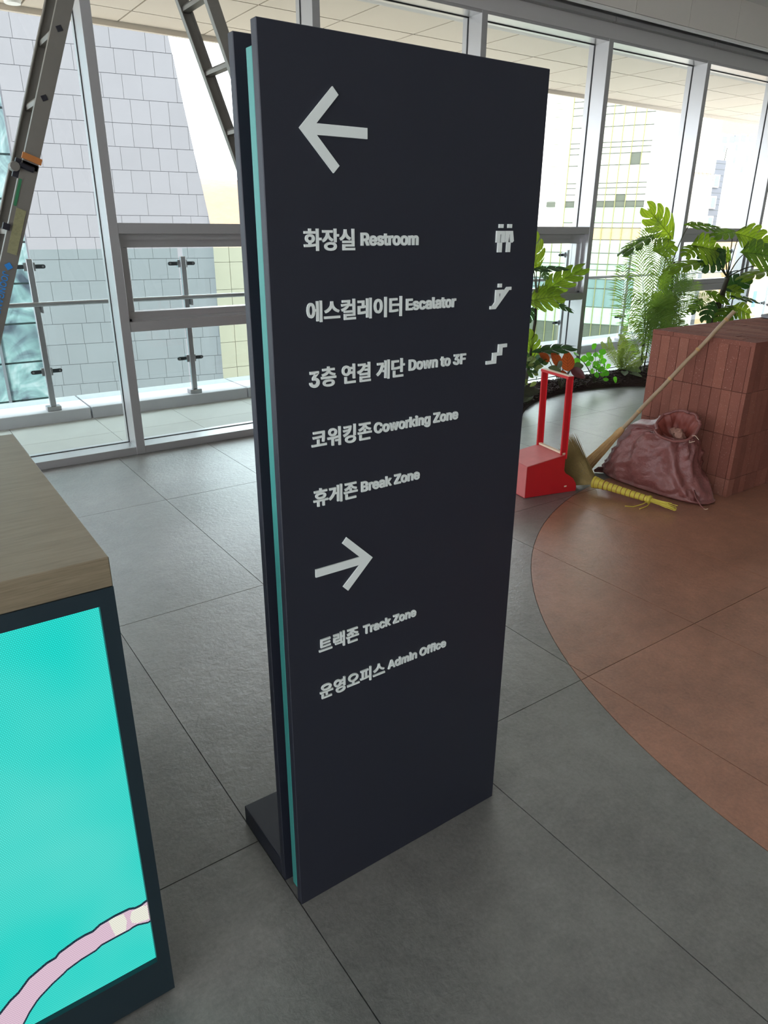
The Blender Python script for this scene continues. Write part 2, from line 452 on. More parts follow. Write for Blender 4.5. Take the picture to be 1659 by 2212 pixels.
for i in range(-8, 15):
    for j in range(-5, 3):
        x0, x1 = TX0+0.6*i+G, TX0+0.6*(i+1)-G; y0, y1 = TY0+1.2*j+G, min(TY0+1.2*(j+1)-G, 4.553)
        x0 = max(x0, -3.99); x1 = min(x1, 9.59)
        if x1-x0 < 0.05: continue
        for inside, v2, f2 in tile_piece(x0, x1, y0, y1):
            if len(f2) == 1 and not inside or len(f2) == 1:
                key = (inside, round(x1-x0, 3), round(y1-y0, 3)); mat = m_terra if inside else m_grey
                if key not in shared:
                    w, d = (x1-x0)/2, (y1-y0)/2
                    mb = MB().box(-w, w, -d, d, -0.012, 0.0); shared[key] = me('tile', mb.v, mb.f, mat)
                place('tile', shared[key], floor, ((x0+x1)/2, (y0+y1)/2, 0))
            else:
                c = Vector(((x0+x1)/2, (y0+y1)/2))
                # pull the cut edge back a little from the circle
                for v in v2:
                    d = math.hypot(v.x-CX, v.y-CY)
                    if abs(d-CR) < 1e-3:
                        s = (CR+(-0.0012 if inside else 0.0012))/d; v.x = CX+(v.x-CX)*s; v.y = CY+(v.y-CY)*s
                k = len(v2); vs = [(v.x, v.y, 0) for v in v2]+[(v.x, v.y, -0.012) for v in v2]
                fs = [tuple(f) for f in f2]+[tuple(q+k for q in reversed(f)) for f in f2]
                es = {(f[a], f[(a+1) % len(f)]) for f in f2 for a in range(len(f))}
                fs += [(b, a, a+k, b+k) for a, b in es if (b, a) not in es]
                build('tile', vs, fs, m_terra if inside else m_grey, floor, origin=(c.x, c.y, 0))

# walls behind and beside the camera, with unseen openings added for light; ceiling
X0R, X1R, Y0R = -4.0, 9.6, -5.2
wlm = MB().box(X0R-0.15, X0R, Y0R, 4.55, -0.06, 0.35).box(X0R-0.15, X0R, Y0R, 4.55, 2.95, 3.3)
for y in (-5.2, -3.5, -1.8, -0.1, 1.6, 3.3): wlm.box(X0R-0.15, X0R, y, y+(0.4 if y < 3 else 1.25), 0.35, 2.95)
struct(wlm.build('wall_left', m_wall))
struct(box('wall_right', X1R, X1R+0.15, Y0R, 4.55, -0.06, 3.3, m_wall))
wb = MB().box(X0R-0.15, X1R+0.15, Y0R-0.15, Y0R, -0.06, 0.9).box(X0R-0.15, X1R+0.15, Y0R-0.15, Y0R, 2.9, 3.3)
wb.box(X0R-0.15, X0R+0.5, Y0R-0.15, Y0R, 0.9, 2.9).box(-2.5, X1R+0.15, Y0R-0.15, Y0R, 0.9, 2.9)
struct(wb.build('wall_back', m_wall))
struct(box('ceiling', X0R-0.15, X1R+0.15, Y0R-0.15, 4.9, 3.3, 3.42, m_white))

# bulkhead in front of the window head, white strip recess, blind cassettes
bh = struct(box('trim_1', X0R, X1R, 4.415, 4.423, 2.985, 3.3, m_dark)); bh['label'] = 'bulkhead of beige panels above the windows'
x = 5.526-0.72*13
while x < X1R:
    xa, xb = max(x+0.002, X0R), min(x+0.718, X1R)
    if xb > xa: box('panel', xa, xb, 4.40, 4.416, 2.994, 3.3, m_panel, bh)
    x += 0.72
box('edge_profile', X0R, X1R, 4.396, 4.42, 2.966, 2.991, m_white, bh, 0.004)
struct(box('trim_2', X0R, X1R, 4.423, 4.56, 2.99, 3.0, m_strip))['label'] = 'white strip between bulkhead and window head'
for k in range(-3, 4):
    xm = 5.42+1.4*k
    o = box('blind_cassette', xm+0.008, min(xm+1.392, X1R), 4.495, 4.548, 2.94, 2.975, m_cass, None, 0.003)
    lb_ = {0: 'grey roller blind cassette above the narrow window just right of the sign', 1: 'grey roller blind cassette above the window showing the gridded office', 2: 'grey roller blind cassette above the rightmost window', -1: 'grey roller blind cassette above the window behind the sign'}.get(k, 'grey roller blind cassette outside the picture along the window head')
    tag(o, lb_, 'blind', 'roller blind cassettes in a row above the windows')

# ---------------------------------------------------------------- window wall (mullions, transoms, panes)
YF, YG, YB = 4.55, 4.70, 4.76       # interior face, glass plane, outer face
ZS, ZH = 0.05, 2.80
MR = [1.283+1.4*k for k in range(-4, 7)]      # right edge of every mullion
def frame_thing(n): 
    o = bpy.data.objects.new('window_%d' % n, None); o.empty_display_size = 0.1
    return o
win = struct(bpy.data.objects.new('window_1', None)); link(win, None, (2.0, YF, 0))
win['label'] = 'long glazed curtain wall with grey aluminium frames'
for r in MR:
    o = box('mullion', r-0.056, r, YF, YB, 0.0, 2.835, m_alu, win, 0.0015)
x0w, x1w = X0R, X1R
for k in range(-1, len(MR)):
    a = MR[k] if k >= 0 else x0w; b = (MR[k+1]-0.056) if k+1 < len(MR) else x1w
    if b-a < 0.1: continue
    box('bottom_rail', a, b, YF+0.004, YB, 0.0, ZS, m_alu, win, 0.0015)
    box('head_rail', a, b, YF+0.004, YB, 2.815, 2.835, m_alu, win)
    box('gasket', a, a+0.004, YG-0.006, YG+0.006, ZS, 2.815, m_dark, win)
    box('gasket', b-0.004, b, YG-0.006, YG+0.006, ZS, 2.815, m_dark, win)
    box('gasket', a, b, YG-0.006, YG+0.006, ZS, ZS+0.004, m_dark, win)
    box('gasket', a, b, YG-0.006, YG+0.006, 2.809, 2.815, m_dark, win)
    hasvent = (k % 2 == 0)
    if hasvent:
        box('transom', a, b, YF+0.003, YB, 1.341, 1.40, m_alu, win, 0.0015)
        box('transom', a, b, YF+0.003, YB, 0.776, 0.835, m_alu, win, 0.0015)
        box('pane', a, b, YG-0.004, YG+0.004, ZS, 0.776, m_glass, win)
        box('pane', a, b, YG-0.004, YG+0.004, 1.40, 2.81, m_glass, win)
        # top hung vent sash with its stepped frame
        f = MB().box(a, b, 4.60, 4.68, 1.305, 1.341).box(a, a+0.03, 4.60, 4.68, 0.835, 1.305).box(b-0.03, b, 4.60, 4.68, 0.835, 1.305).box(a, b, 4.60, 4.68, 0.835, 0.850)
        vf = f.build('vent_frame', m_alu, win)
        sa, sb = a+0.022, b-0.022
        s_ = MB().box(sa, sb, 4.63, 4.70, 1.262, 1.308).box(sa, sb, 4.62, 4.70, 0.845, 0.888).box(sa, sa+0.04, 4.63, 4.70, 0.888, 1.262).box(sb-0.04, sb, 4.63, 4.70, 0.888, 1.262)
        sash = s_.build('sash', m_alu, win); bevel(sash, 0.002)
        box('pane', sa+0.04, sb-0.04, 4.676, 4.684, 0.888, 1.262, m_glass, sash)
        cxh = b-0.32
        hb = MB().obox((cxh, 4.615, 0.893), (1,0,0), (0,1,0), (0,0,1), 0.055, 0.012, 0.008).obox((cxh, 4.612, 0.905), (1,0,0), (0,1,0), (0,0,1), 0.03, 0.012, 0.008)
        hb.obox((cxh+0.004, 4.60, 0.93), (1,0,0.1), (0,1,0), (0,0,1), 0.010, 0.008, 0.03).obox((cxh+0.06, 4.595, 0.957), (1,0,0.06), (0,1,0), (0,0,1), 0.075, 0.007, 0.005)
        bevel(hb.build('handle', m_plate, sash), 0.002)
    else:
        box('pane', a, b, YG-0.004, YG+0.004, ZS, 2.81, m_glass, win)
hd = struct(box('wall_front', X0R-0.15, X1R+0.15, YF, 4.9, 2.835, 3.3, m_head)); hd['label'] = 'grey window head above the glazing'
struct(box('trim_3', X0R-0.15, X1R+0.15, YF, YB, -0.06, 0.0, m_alu))['label'] = 'threshold under the glazing'

# ================================================================ BALCONY OUTSIDE
balc = struct(box('trim_4', -4.2, 13.0, YB, 6.6, -0.4, -0.006, m_grout)); balc['label'] = 'balcony slab'
bt = me('tile', *(lambda m: (m.v, m.f))(MB().box(-0.2985, 0.2985, -0.2985, 0.2985, -0.012, 0)), m_outt)
bx0 = 1.545
for i in range(-10, 19):
    for j in range(2):
        x = bx0+0.6*i; y = 4.895+0.6*j
        if j == 1 and y+0.2985 > 5.70: pass
        place('tile', bt, balc, (x, y, -0.002))
kerb = thing('balcony_kerb', 'low pale stone kerb running along the balcony edge', 'kerb', (3.0, 5.95, -0.006))
for k in range(-4, 10):
    xa = 1.235+1.31*k
    box('kerb_block', xa+0.006, xa+1.304, 5.70, 6.20, -0.006, 0.085, m_kerb, kerb, 0.004)
# glass balustrade: one thing, its posts / clamps / panes are parts
bal = thing('glass_balustrade', 'glass balustrade with steel posts and clamps on the balcony kerb', 'balustrade', (3.0, 5.8, 0.085))
PX = [0.98+1.112*k for k in range(-4, 11)]
for p in PX:
    po = MB().box(p-0.021, p+0.021, 5.745, 5.775, 0.10, 1.165).build('post', m_steel, bal); bevel(po, 0.003)
    box('base_plate', p-0.05, p+0.05, 5.725, 5.805, 0.085, 0.118, m_steel, bal, 0.003)
    for z in (1.112, 0.372):
        c = MB().obox((p, 5.79, z), (1,0,0), (0,1,0), (0,0,1), 0.038, 0.02, 0.028)
        c.build('clamp_block', m_steel, bal)
        for sgn in (-1, 1):
            a = MB(); pr = []
            for q in range(13):
                an = -math.pi/2+math.pi*q/12; pr.append((p+sgn*(0.095+0.014*math.cos(an)), z+0.014*math.sin(an)))
            pr = [(p+sgn*0.03, z-0.014)]+pr+[(p+sgn*0.03, z+0.014)]
            vs, fs = prism_y(pr, 5.788, 5.797)
            fix(build('clamp_arm', vs, fs, m_plate, bal))
            mb = MB()
            mb.tube([(p+sgn*0.092, 5.782, z), (p+sgn*0.092, 5.79, z)], 0.0075, 10).build('bolt', m_steel, bal)
    box('rail_bracket', p+0.022, p+0.032, 5.70, 5.76, 0.80, 0.85, m_steel, bal)
for a, b in zip(PX[:-1], PX[1:]):
    box('glass_pane', a+0.02, b-0.02, 5.80, 5.81, 0.13, 1.225, m_rail, bal)
hr = MB().tube([(PX[0]-0.5, 5.70, 0.862), (PX[-1]+0.5, 5.70, 0.862)], 0.0165, 12).build('handrail', m_steel, bal, smooth=True)
# soffit with square panels above the balcony
sf = struct(box('trim_5', -4.2, 13.0, 4.9, 6.72, 2.912, 3.4, m_dark)); sf['label'] = 'panelled soffit above the balcony'
PXs = 0.715
for i in range(-19, 6):
    for (ya, yb) in ((4.765, 4.93), (4.93, 5.645), (5.645, 6.36), (6.36, 6.72)):
        xa = 9.243+PXs*i
        if xa < -4.3: continue
        box('panel', xa+0.007, xa+PXs-0.007, ya+0.007, yb-0.007, 2.90, 2.915, m_soff, sf)
struct(box('trim_6', -4.2, 13.0, 6.72, 6.76, 2.86, 3.6, m_soff))['label'] = 'fascia at the soffit edge'
struct(box('trim_7', -4.3, 13.2, -5.4, 6.70, 3.42, 22.0, m_bldw))['label'] = 'unseen block added above the room to cast shade'  # out of view, added to keep the sun off the balcony and tower
struct(box('trim_8', -4.3, 13.2, -5.4, 6.4, -14.0, -0.41, m_bldw))['label'] = 'storeys below the room'
dl = MB().lathe((1.30, 6.56, 2.87), [(0.055, 0.0), (0.06, 0.02), (0.06, 0.03)], 20).build('downlight', m_white)
tag(dl, 'small round white downlight in the balcony soffit at top left', 'lamp')

# ================================================================ CITY OUTSIDE
struct(box('floor_2', -120, 260, 7.0, 260, -14.4, -14.0, m_ground))['label'] = 'street level far below'
# grey stone tower with a slanted right flank; face direction d, outward normal n
D = Vector((0.984, -0.18, 0)); N = Vector((-0.18, -0.984, 0)); TP = Vector((3.85, 22.42, 0))
tower = thing('stone_tower', 'tall pale grey stone clad tower wall with slanted right edge', 'building', (6.0, 24.5, -14.0))
def tw(s, z, off=0.0): return TP+D*s+Vector((0, 0, z))+N*off
top_z, zc, zb = 9.5, 1.30, -14.0
def right_s(z): return 5.02 if z < zc else 5.02-(z-zc)*(5.0-4.22)/(6.28-1.30)*1.0
outl = [(0, zb), (5.02, zb), (5.02, zc), (right_s(top_z), top_z), (0, top_z)]
vs = [tw(s, z, -0.02) for s, z in outl]+[tw(s, z, -3.0) for s, z in outl]
fix(build('core_wall', vs, [(0,1,2,3,4), (9,8,7,6,5)]+[(i, (i+1) % 5, (i+1) % 5+5, i+5) for i in range(5)], m_towerin, tower))
RH = 0.578; zrow = 5.72-RH*40
row = 0
for rr in range(-25, 8):
    z0 = 5.72+RH*rr; z1 = z0+RH
    if z0 < -8.0 or z1 > top_z: continue
    s = -random.uniform(0, 0.5)
    while s < 5.02:
        w = random.choice((0.5, 0.5, 0.52, 0.9)); a, b = max(s, 0)+0.004, s+w-0.004
        m0, m1 = right_s(z0), right_s(z1)
        b0, b1 = min(b, m0), min(b, m1)
        b0, b1 = min(b0, 5.02), min(b1, 5.02)
        if b0 > a+0.05:
            ps = [(a, z0+0.006), (b0, z0+0.006), (max(b1, a+0.02), z1-0.006), (a, z1-0.006)]
            jj = random.uniform(0, 0.006)
            vs = [tw(q[0], q[1], 0.0+jj) for q in ps]+[tw(q[0], q[1], -0.022) for q in ps]
            build('stone_panel', vs, [(0,1,2,3)]+[(q+4, (q+1) % 4+4, (q+1) % 4, q) for q in range(4)], m_granite, tower)
        s += w
# sunlit lower wing right of the tower
wing = thing('sunlit_wing', 'low cream stone wing in sunlight behind the grey tower', 'building', (16.0, 29.0, -14.0))
box('core_wall', 10.6, 24.0, 27.06, 32, -14, 1.15, m_beige, wing)
for i in range(0, 13):
    for j in range(0, 8):
        xa = 10.62+1.03*i; za = 1.14-1.0*(j+1)
        box('stone_panel', xa+0.008, xa+1.022, 27.0, 27.05, za+0.008, za+0.992, m_beige, wing)
# glass building left of the tower
gb = thing('teal_glass_building', 'blue green glass building left of the grey tower', 'building', (-3.0, 28.0, -14.0))
box('core_wall', -14, 9.5, 26.3, 34, -14, 13.0, m_tealg, gb)
def refl_mat():
    t = NT('teal_glass_painted_reflections'); P_ = pos(t)
    a = t.noise(P_, 0.75, 3, 0.5, 2.2)
    col = t.ramp(a, [(0.32, (58, 66, 78)), (0.42, (88, 106, 114)), (0.55, (108, 134, 138)), (0.68, (142, 156, 162))])  # blotchy tones painted into the colour for reflections in the glass
    t.bsdf(col, 0.25, 0, 0.6, t.noise(P_, 0.9, 3, 0.5, 1.0), 0.5, 0.2); return t.done()
m_tglass = refl_mat()
gp = None
for i in range(-4, 15):
    for j in range(-7, 12):
        xa = -14+0.0+1.32*(i+4); za = 0.02+1.24*j-0.35
        if xa > 6.0: continue
        if gp is None:
            mb = MB().box(0.03, 1.29, 0, 0.12, 0.03, 1.21); gp = me('glass_pane', mb.v, mb.f, m_tglass)
        place('glass_pane', gp, gb, (xa, 26.15, za))
for i in range(-4, 11):
    box('mullion', -14+1.32*(i+4)-0.04, -14+1.32*(i+4)+0.04, 26.05, 26.3, -9, 13, m_greyb, gb)
# dry hill in the distance
hv, hf = [], []
for i in range(41):
    for j in range(9):
        x = -40+200*i/40; f = j/8
        prof = 12.1+3.0*noise.noise(Vector((x*0.04, 0, 3)))+0.25*noise.noise(Vector((x*0.5, 1, 3)))-(abs(x-60)*0.03)
        hv.append((x, 130+40*f, -14+(prof+14)*math.sin(math.pi*min(f*0.5, 1))))
for i in range(40):
    for j in range(8): hf.append((i*9+j, (i+1)*9+j, (i+1)*9+j+1, i*9+j+1))
hl = fix(build('hill', hv, hf, m_hill, smooth=True)); tag(hl, 'dry brown sunlit hill between the grey tower and the sign', 'hill')

# curtain wall building seen through the right windows
A0 = Vector((47.14, 37.12, 0)); U = Vector((0.4512, -0.8924, 0)); NA = Vector((-0.8924, -0.4512, 0))
ab = thing('office_block', 'white office block with gridded glass front and olive mullions', 'building', tuple(A0+U*-2-NA*3+Vector((0,0,-14))))
def aw(s, z, off=0.0): return A0+U*s+NA*off+Vector((0, 0, z))
def abox(name, s0, s1, z0, z1, o0, o1, mat, par):
    mb = MB().obox((aw(s0, z0, o0)+aw(s1, z1, o1))/2, U, NA, (0, 0, 1), (s1-s0)/2, (o1-o0)/2, (z1-z0)/2)
    return mb.build(name, mat, par)
abox('wall', -12.5, 2.55, -14, 14, -6, -0.12, m_bldw, ab)
abox('wall', 1.86, 2.55, -14, 14, -0.12, 0.05, m_bldw, ab)
cols = [-3.98+0.745*i for i in range(-8, 9)]
rows = [(-14,-11,'t'),(-11,-8.4,'m'),(-8.4,-7.3,'w'),(-7.3,-5.6,'d'),(-5.6,-4.3,'m'),(-4.3,-2.9,'t'),(-2.9,-2.2,'t'),(-2.2,-1.55,'w'),(-1.55,-1.1,'m'),(-1.1,-0.3,'w'),(-0.3,0.65,'w'),(0.65,1.5,'p'),(1.5,1.85,'w'),(1.85,2.95,'m'),(2.95,3.35,'d'),(3.35,3.8,'w'),(3.8,4.25,'w'),(4.25,4.58,'w'),(4.58,5.78,'w'),(5.78,6.55,'w'),(6.55,6.95,'w'),(6.95,7.28,'w'),(7.28,8.3,'w'),(8.3,9.1,'w'),(9.1,9.6,'w'),(9.6,10.0,'w'),(10.0,11.2,'w'),(11.2,12.4,'w'),(12.4,14,'w')]
km = {'w': m_glsw, 'm': m_mint, 't': m_tealg, 'd': m_dkwin, 'p': m_orangew}
for i in range(len(cols)):
    s0 = cols[i]; s1 = s0+0.745
    for (z0, z1, kd) in rows:
        if s0 < -5.3 and -5.9 > s0 - 0: 
            if z0 > 0.6: continue
        if -5.0 < s0 < -4.2 and z0 > 0.6: continue
        if s1 > 2.0: continue
        k2 = kd
        if kd == 'w' and (i, round(z0, 2)) in ((14, 5.78), (9, 5.78), (13, 3.35)): k2 = 'd'
        abox('glass_pane', s0+0.03, s1-0.03, z0+0.03, z1-0.03, -0.12, -0.02, km[k2], ab)
for s in cols:
    if s > 1.95: continue
    zt = 14 if s > -4.1 else 0.6
    abox('mullion', s-0.026, s+0.026, -9, zt, -0.02, 0.07, m_fin, ab)
for (z0, z1, kd) in rows:
    abox('transom', -9.9 if z0 < 0.7 else -3.98, 1.86, z0-0.025, z0+0.025, -0.1, 0.0, m_tran, ab)
# slotted beige block
sb_ = thing('slotted_block', 'cream block with tall narrow window slots behind the white office', 'building', (59, 43, -14))
rB = 40/75
box('wall', 103*rB, 119.6*rB, 40.3, 46, -14, 22, m_slot, sb_)
for zone in ((1.38+(10.0-1.38)*rB+0.05, 12.5), (-9.0, 1.38+(9.1-1.38)*rB-0.1)):
    for i in range(14):
        xa = (103.6+1.14*i)*rB
        box('pier', xa, xa+0.26, 40.0, 40.3, zone[0], zone[1], m_bldw, sb_)
        box('slot_window', xa+0.34, xa+0.46, 40.22, 40.29, zone[0]+0.2, zone[1]-0.2, m_bldw if i % 3 else m_dkwin, sb_)
# grey narrow house
rC = 52/85
gh = thing('narrow_grey_house', 'narrow grey clad house with small windows right of the cream block', 'building', (84, 54, -14))
box('wall', 133.6*rC, 138.6*rC, 52.2, 58, -14, 1.38+(13.6-1.38)*rC, m_greyb, gh)
for z in (9.4, 5.7, 2.2, -1.4):
    zc_ = 1.38+(z+0.7-1.38)*rC
    f = box('window', 135.1*rC, 136.9*rC, 52.02, 52.18, zc_-0.75, zc_+0.6, m_bldw, gh)
    box('pane', 135.35*rC, 136.6*rC, 51.99, 52.01, zc_-0.62, zc_+0.45, m_win, f)
for k in range(16):
    z = 1.38+(13.0-1.38)*rC-0.62*k
    box('cladding_joint', 133.6*rC, 138.6*rC, 52.185, 52.2, z, z+0.03, m_dark if False else m_tran, gh)
MB().tube([(138.7*rC, 52.5, 8.9), (138.9*rC, 52.5, 10.2)], 0.05, 6).build('mast', m_tran, gh)
# white apartment slab with peach top storey
rD = 70/110
ap = thing('white_apartment_slab', 'white apartment slab with peach top storey and scattered small windows', 'building', (118, 74, -14))
box('wall', 170*rD, 215*rD, 70.2, 78, -14, 1.38+(23.0-1.38)*rD, m_bldw, ap)
box('top_storey', 170*rD, 215*rD, 70.1, 78, 1.38+(23.0-1.38)*rD, 1.38+(25.6-1.38)*rD, m_orangew, ap)
for (px_, pz_) in ((176.5, 21.5), (179.5, 21.8), (181.5, 22), (184.3, 22.3), (188, 22.5), (177, 19.6), (182, 20.2), (182, 17.4), (187.5, 18), (189.4, 19.4), (186, 15.5), (192, 14)):
    w_ = 0.8 if pz_ < 21 else 1.5
    f = box('window', px_*rD-w_/2, px_*rD+w_/2, 70.0, 70.2, 1.38+(pz_-1.38)*rD-0.6, 1.38+(pz_-1.38)*rD+0.6, m_white, ap)
    box('pane', px_*rD-w_/2+0.12, px_*rD+w_/2-0.12, 69.96, 70.0, 1.38+(pz_-1.38)*rD-0.45, 1.38+(pz_-1.38)*rD+0.45, m_win, f)
lb = thing('low_cream_shop', 'low cream shop building with a small blue panel at the right edge', 'building', (76, 42, -14))
box('wall', 70.5, 90, 40.5, 44, -14, 0.6, m_orangew, lb)
box('blue_panel', 74.6, 75.2, 40.44, 40.5, -6.0, -4.4, m_bluepr, lb)
box('grey_pier', 75.6, 77.2, 40.3, 40.5, -14, 0.4, m_bldw, lb)
# ================================================================ DIRECTORY SIGN
sign = thing('directory_sign', 'tall dark navy double sided directory sign with pale raised lettering', 'sign', (0.786, 1.16, 0))
fp = box('front_panel', 0.502, 1.069, 1.021, 1.038, 0.0, 1.642, m_sign, sign, 0.0012)
box('back_panel', 0.502, 1.069, 1.097, 1.114, 0.0, 1.639, m_sign, sign, 0.0012)
box('teal_core', 0.503, 1.068, 1.040, 1.0585, 0.034, 1.612, m_teal, sign, 0.001)
box('spacer', 0.56, 1.01, 1.0585, 1.097, 0.02, 1.58, m_sign, sign)
box('base_plate', 0.502, 1.069, 1.114, 1.309, 0.0, 0.05, m_sign, sign, 0.0015)

try:      # Blender's own bundled interface face; the built-in face is used where it is absent
    import os
    INTER = bpy.data.fonts.load(os.path.join(bpy.utils.system_resource('DATAFILES', path='fonts'), 'Inter.woff2'))
except Exception:
    INTER = None
TM = {}
def text_mesh(body, off=0.0, latin=None):
    """flat glyph mesh filled by the non-zero winding rule; off pushes the outline outward (bolder)"""
    if latin is None: latin = all(ord(q) < 128 for q in body)
    key = (body, off, latin)
    if key in TM: return TM[key]
    c = bpy.data.curves.new('txt', 'FONT'); c.body = body; c.fill_mode = 'NONE'; c.resolution_u = 4
    if INTER is not None and latin: c.font = INTER
    o = bpy.data.objects.new('txt', c); COL.objects.link(o); bpy.context.view_layer.update()
    m = bpy.data.meshes.new_from_object(o.evaluated_get(bpy.context.evaluated_depsgraph_get()))
    pts = [Vector((v.co.x, v.co.y)) for v in m.vertices]; ed = [tuple(e.vertices) for e in m.edges]
    bpy.data.objects.remove(o); bpy.data.curves.remove(c); bpy.data.meshes.remove(m)
    nxt = {}
    for a, b in ed:
        if b == a+1: nxt[a] = b
        elif a == b+1: nxt[b] = a
        else: nxt[max(a, b)] = min(a, b)
    if off <= 0: TM[key] = ([Vector((q.x, q.y, 0)) for q in pts], []); return TM[key]
    dirs = [(pts[a].copy(), pts[b].copy()) for a, b in nxt.items()]
    r = delaunay_2d_cdt(pts, list(nxt.items()), [], 0, 1e-6)
    def wind(q):
        w = 0
        for a, b in dirs:
            if (a.y <= q.y) != (b.y <= q.y):
                x = a.x+(q.y-a.y)*(b.x-a.x)/(b.y-a.y)
                if x > q.x: w += 1 if b.y > a.y else -1
        return w
    keep = [f for f in r[2] if wind(sum((r[0][k] for k in f), Vector((0, 0)))/len(f)) != 0]
    used = sorted({k for f in keep for k in f}); mp = {k: n for n, k in enumerate(used)}
    vs = [Vector((r[0][k].x, r[0][k].y, 0)) for k in used]; fs = []
    for f in keep:
        f = [mp[k] for k in f]; a, b, d = vs[f[0]], vs[f[1]], vs[f[2]]
        if (b-a).cross(d-a).z < 0: f.reverse()
        fs.append(tuple(f))
    es = {(f[k], f[(k+1) % len(f)]) for f in fs for k in range(len(f))}
    nr = {}
    for a, b in es:
        if (b, a) in es: continue
        d = vs[b]-vs[a]
        if d.length < 1e-6: continue
        d.normalize(); q = Vector((d.y, -d.x, 0)); nr.setdefault(a, []).append(q); nr.setdefault(b, []).append(q)
    mvs = {}
    for k, q in nr.items():
        s = sum(q, Vector((0, 0, 0)))
        if s.length > 0.2: s.normalize(); mvs[k] = s*off/max(0.8, s.dot(q[0]))
    for k, d in mvs.items(): vs[k] = vs[k]+d
    TM[key] = (vs, fs); return TM[key]
def solid(vs, fs, f, depth):
    """extrude flat glyph through mapping f(x,y,w)->world (w 0 front .. depth back)"""
    k = len(vs)
    V_ = [f(v.x, v.y, 0) for v in vs]+[f(v.x, v.y, depth) for v in vs]
    F_ = [tuple(a) for a in fs]+[tuple(i+k for i in reversed(a)) for a in fs]
    es = {(a[i], a[(i+1) % len(a)]) for a in fs for i in range(len(a))}
    F_ += [(b, a, a+k, b+k) for a, b in es if (b, a) not in es]
    return V_, F_
def letters(text, x0, x1, z0, z1, parent, off, hgt=None):
    """raised letters: the line spans x0..x1; z0..z1 is glyph height of hgt sample"""
    full, _ = text_mesh(text); xa = min(v.x for v in full); xb = max(v.x for v in full)
    ref, _ = text_mesh(hgt or text); ya = min(v.y for v in ref); yb = max(v.y for v in ref)
    sx = (x1-x0)/(xb-xa+2*off); sz = (z1-z0)/(yb-ya+2*off); x0 += off*sx; z0 += off*sz
    for i, ch in enumerate(text):
        if ch == ' ': continue
        pv, _ = text_mesh(text[:i+1]); right = max(v.x for v in pv)
        plain, _ = text_mesh(ch); dx = right-max(v.x for v in plain)
        gv, gf = text_mesh(ch, off)
        V_, F_ = solid(gv, gf, lambda a, b, w: (x0+(a+dx-xa)*sx, 1.018+w, z0+(b-ya)*sz), 0.003)
        fix(build('letter', V_, F_, m_letter, parent))
LINES = [('화장실', .563, .657, 1.3465, 1.379, 'Restroom', .667, .783, 1.3535),
 ('에스컬레이터', .564, .752, 1.239, 1.2725, 'Escalator', .7595, .872, 1.2475),
 ('층 연결 계단', .5868, .760, 1.1335, 1.167, 'Down to 3F', .768, .902, 1.1425),
 ('코워킹존', .565, .689, 1.029, 1.0625, 'Coworking Zone', .693, .889, 1.0375),
 ('휴게존', .565, .658, .9235, .957, 'Break Zone', .6645, .7985, .932),
 ('트랙존', .566, .658, .6215, .655, 'Track Zone', .667, .7985, .630),
 ('운영오피스', .565, .7215, .5165, .550, 'Admin Office', .728, .884, .525)]
for k, a, b, z0, z1, e, c, d, ze in LINES:
    letters(k, a, b-0.0015, z0, z1, fp, 0.024, k.replace('3', '').replace(' ', ''))
    if e[0] == 'D': letters('3', .5645, .5835, 1.1345, 1.1615, fp, 0.026, '3')
    letters(e, c, d, ze, ze+0.0198, fp, 0.031, 'E')
def icon(name, poly, hole=None):
    vs, fs = prism_y(poly, 1.018, 1.021, hole); fix(build(name, vs, fs, m_letter, fp))
R_ = lambda a, b, c, d: [(a, b), (c, b), (c, d), (a, d)]
icon('arrow', [(0.5616, 1.5143), (0.6186, 1.5716), (0.6286, 1.5613), (0.5900, 1.5218), (0.6795, 1.5218), (0.6795, 1.5067), (0.5900, 1.5067), (0.6284, 1.4674), (0.6180, 1.4570)])
icon('arrow', [(0.6889, 0.7945), (0.6315, 0.8503), (0.6218, 0.8401), (0.6598, 0.8025), (0.5640, 0.8025), (0.5640, 0.7867), (0.6606, 0.7867), (0.6218, 0.7504), (0.6325, 0.7392)])
icon('restroom_symbol', R_(0.967, 1.3815, 0.9773, 1.388))
icon('restroom_symbol', [(0.9616, 1.3765), (0.9823, 1.3765), (0.9823, 1.3567), (0.9746, 1.3567), (0.9746, 1.3706), (0.9708, 1.3706), (0.9708, 1.3567), (0.9616, 1.3567)])
icon('restroom_symbol', R_(0.9665, 1.3398, 0.9766, 1.3565))
icon('restroom_symbol', R_(0.9887, 1.3815, 0.9989, 1.3882))
icon('restroom_symbol', [(0.9845, 1.3766), (1.0019, 1.3766), (1.0058, 1.3592), (1.002, 1.3563), (0.9978, 1.3578), (0.9952, 1.3706), (0.9935, 1.3706), (0.9917, 1.3572), (0.9885, 1.3560), (0.9832, 1.3585)])
icon('restroom_symbol', R_(0.9886, 1.3400, 0.9980, 1.3571))
icon('escalator_symbol', R_(0.9738, 1.2776, 0.983, 1.2845))
icon('escalator_symbol', [(0.9683, 1.2734), (0.9887, 1.2734), (0.9902, 1.2713), (0.9965, 1.2779), (1.0079, 1.2779), (1.0079, 1.2722), (1.0025, 1.2722), (0.9704, 1.2389), (0.9563, 1.2389), (0.9563, 1.2446), (0.9621, 1.2448), (0.9681, 1.2514)], [(0.9776, 1.2669), (0.9821, 1.2669), (0.9819, 1.2622), (0.9776, 1.2576)])
icon('stair_symbol', [(0.9842, 1.1718), (1.0069, 1.1718), (1.0069, 1.1650), (0.9953, 1.1650), (0.9953, 1.1502), (0.9808, 1.1502), (0.9808, 1.1355), (0.9547, 1.1355), (0.9547, 1.1420), (0.9700, 1.1420), (0.9700, 1.1565), (0.9842, 1.1565)])

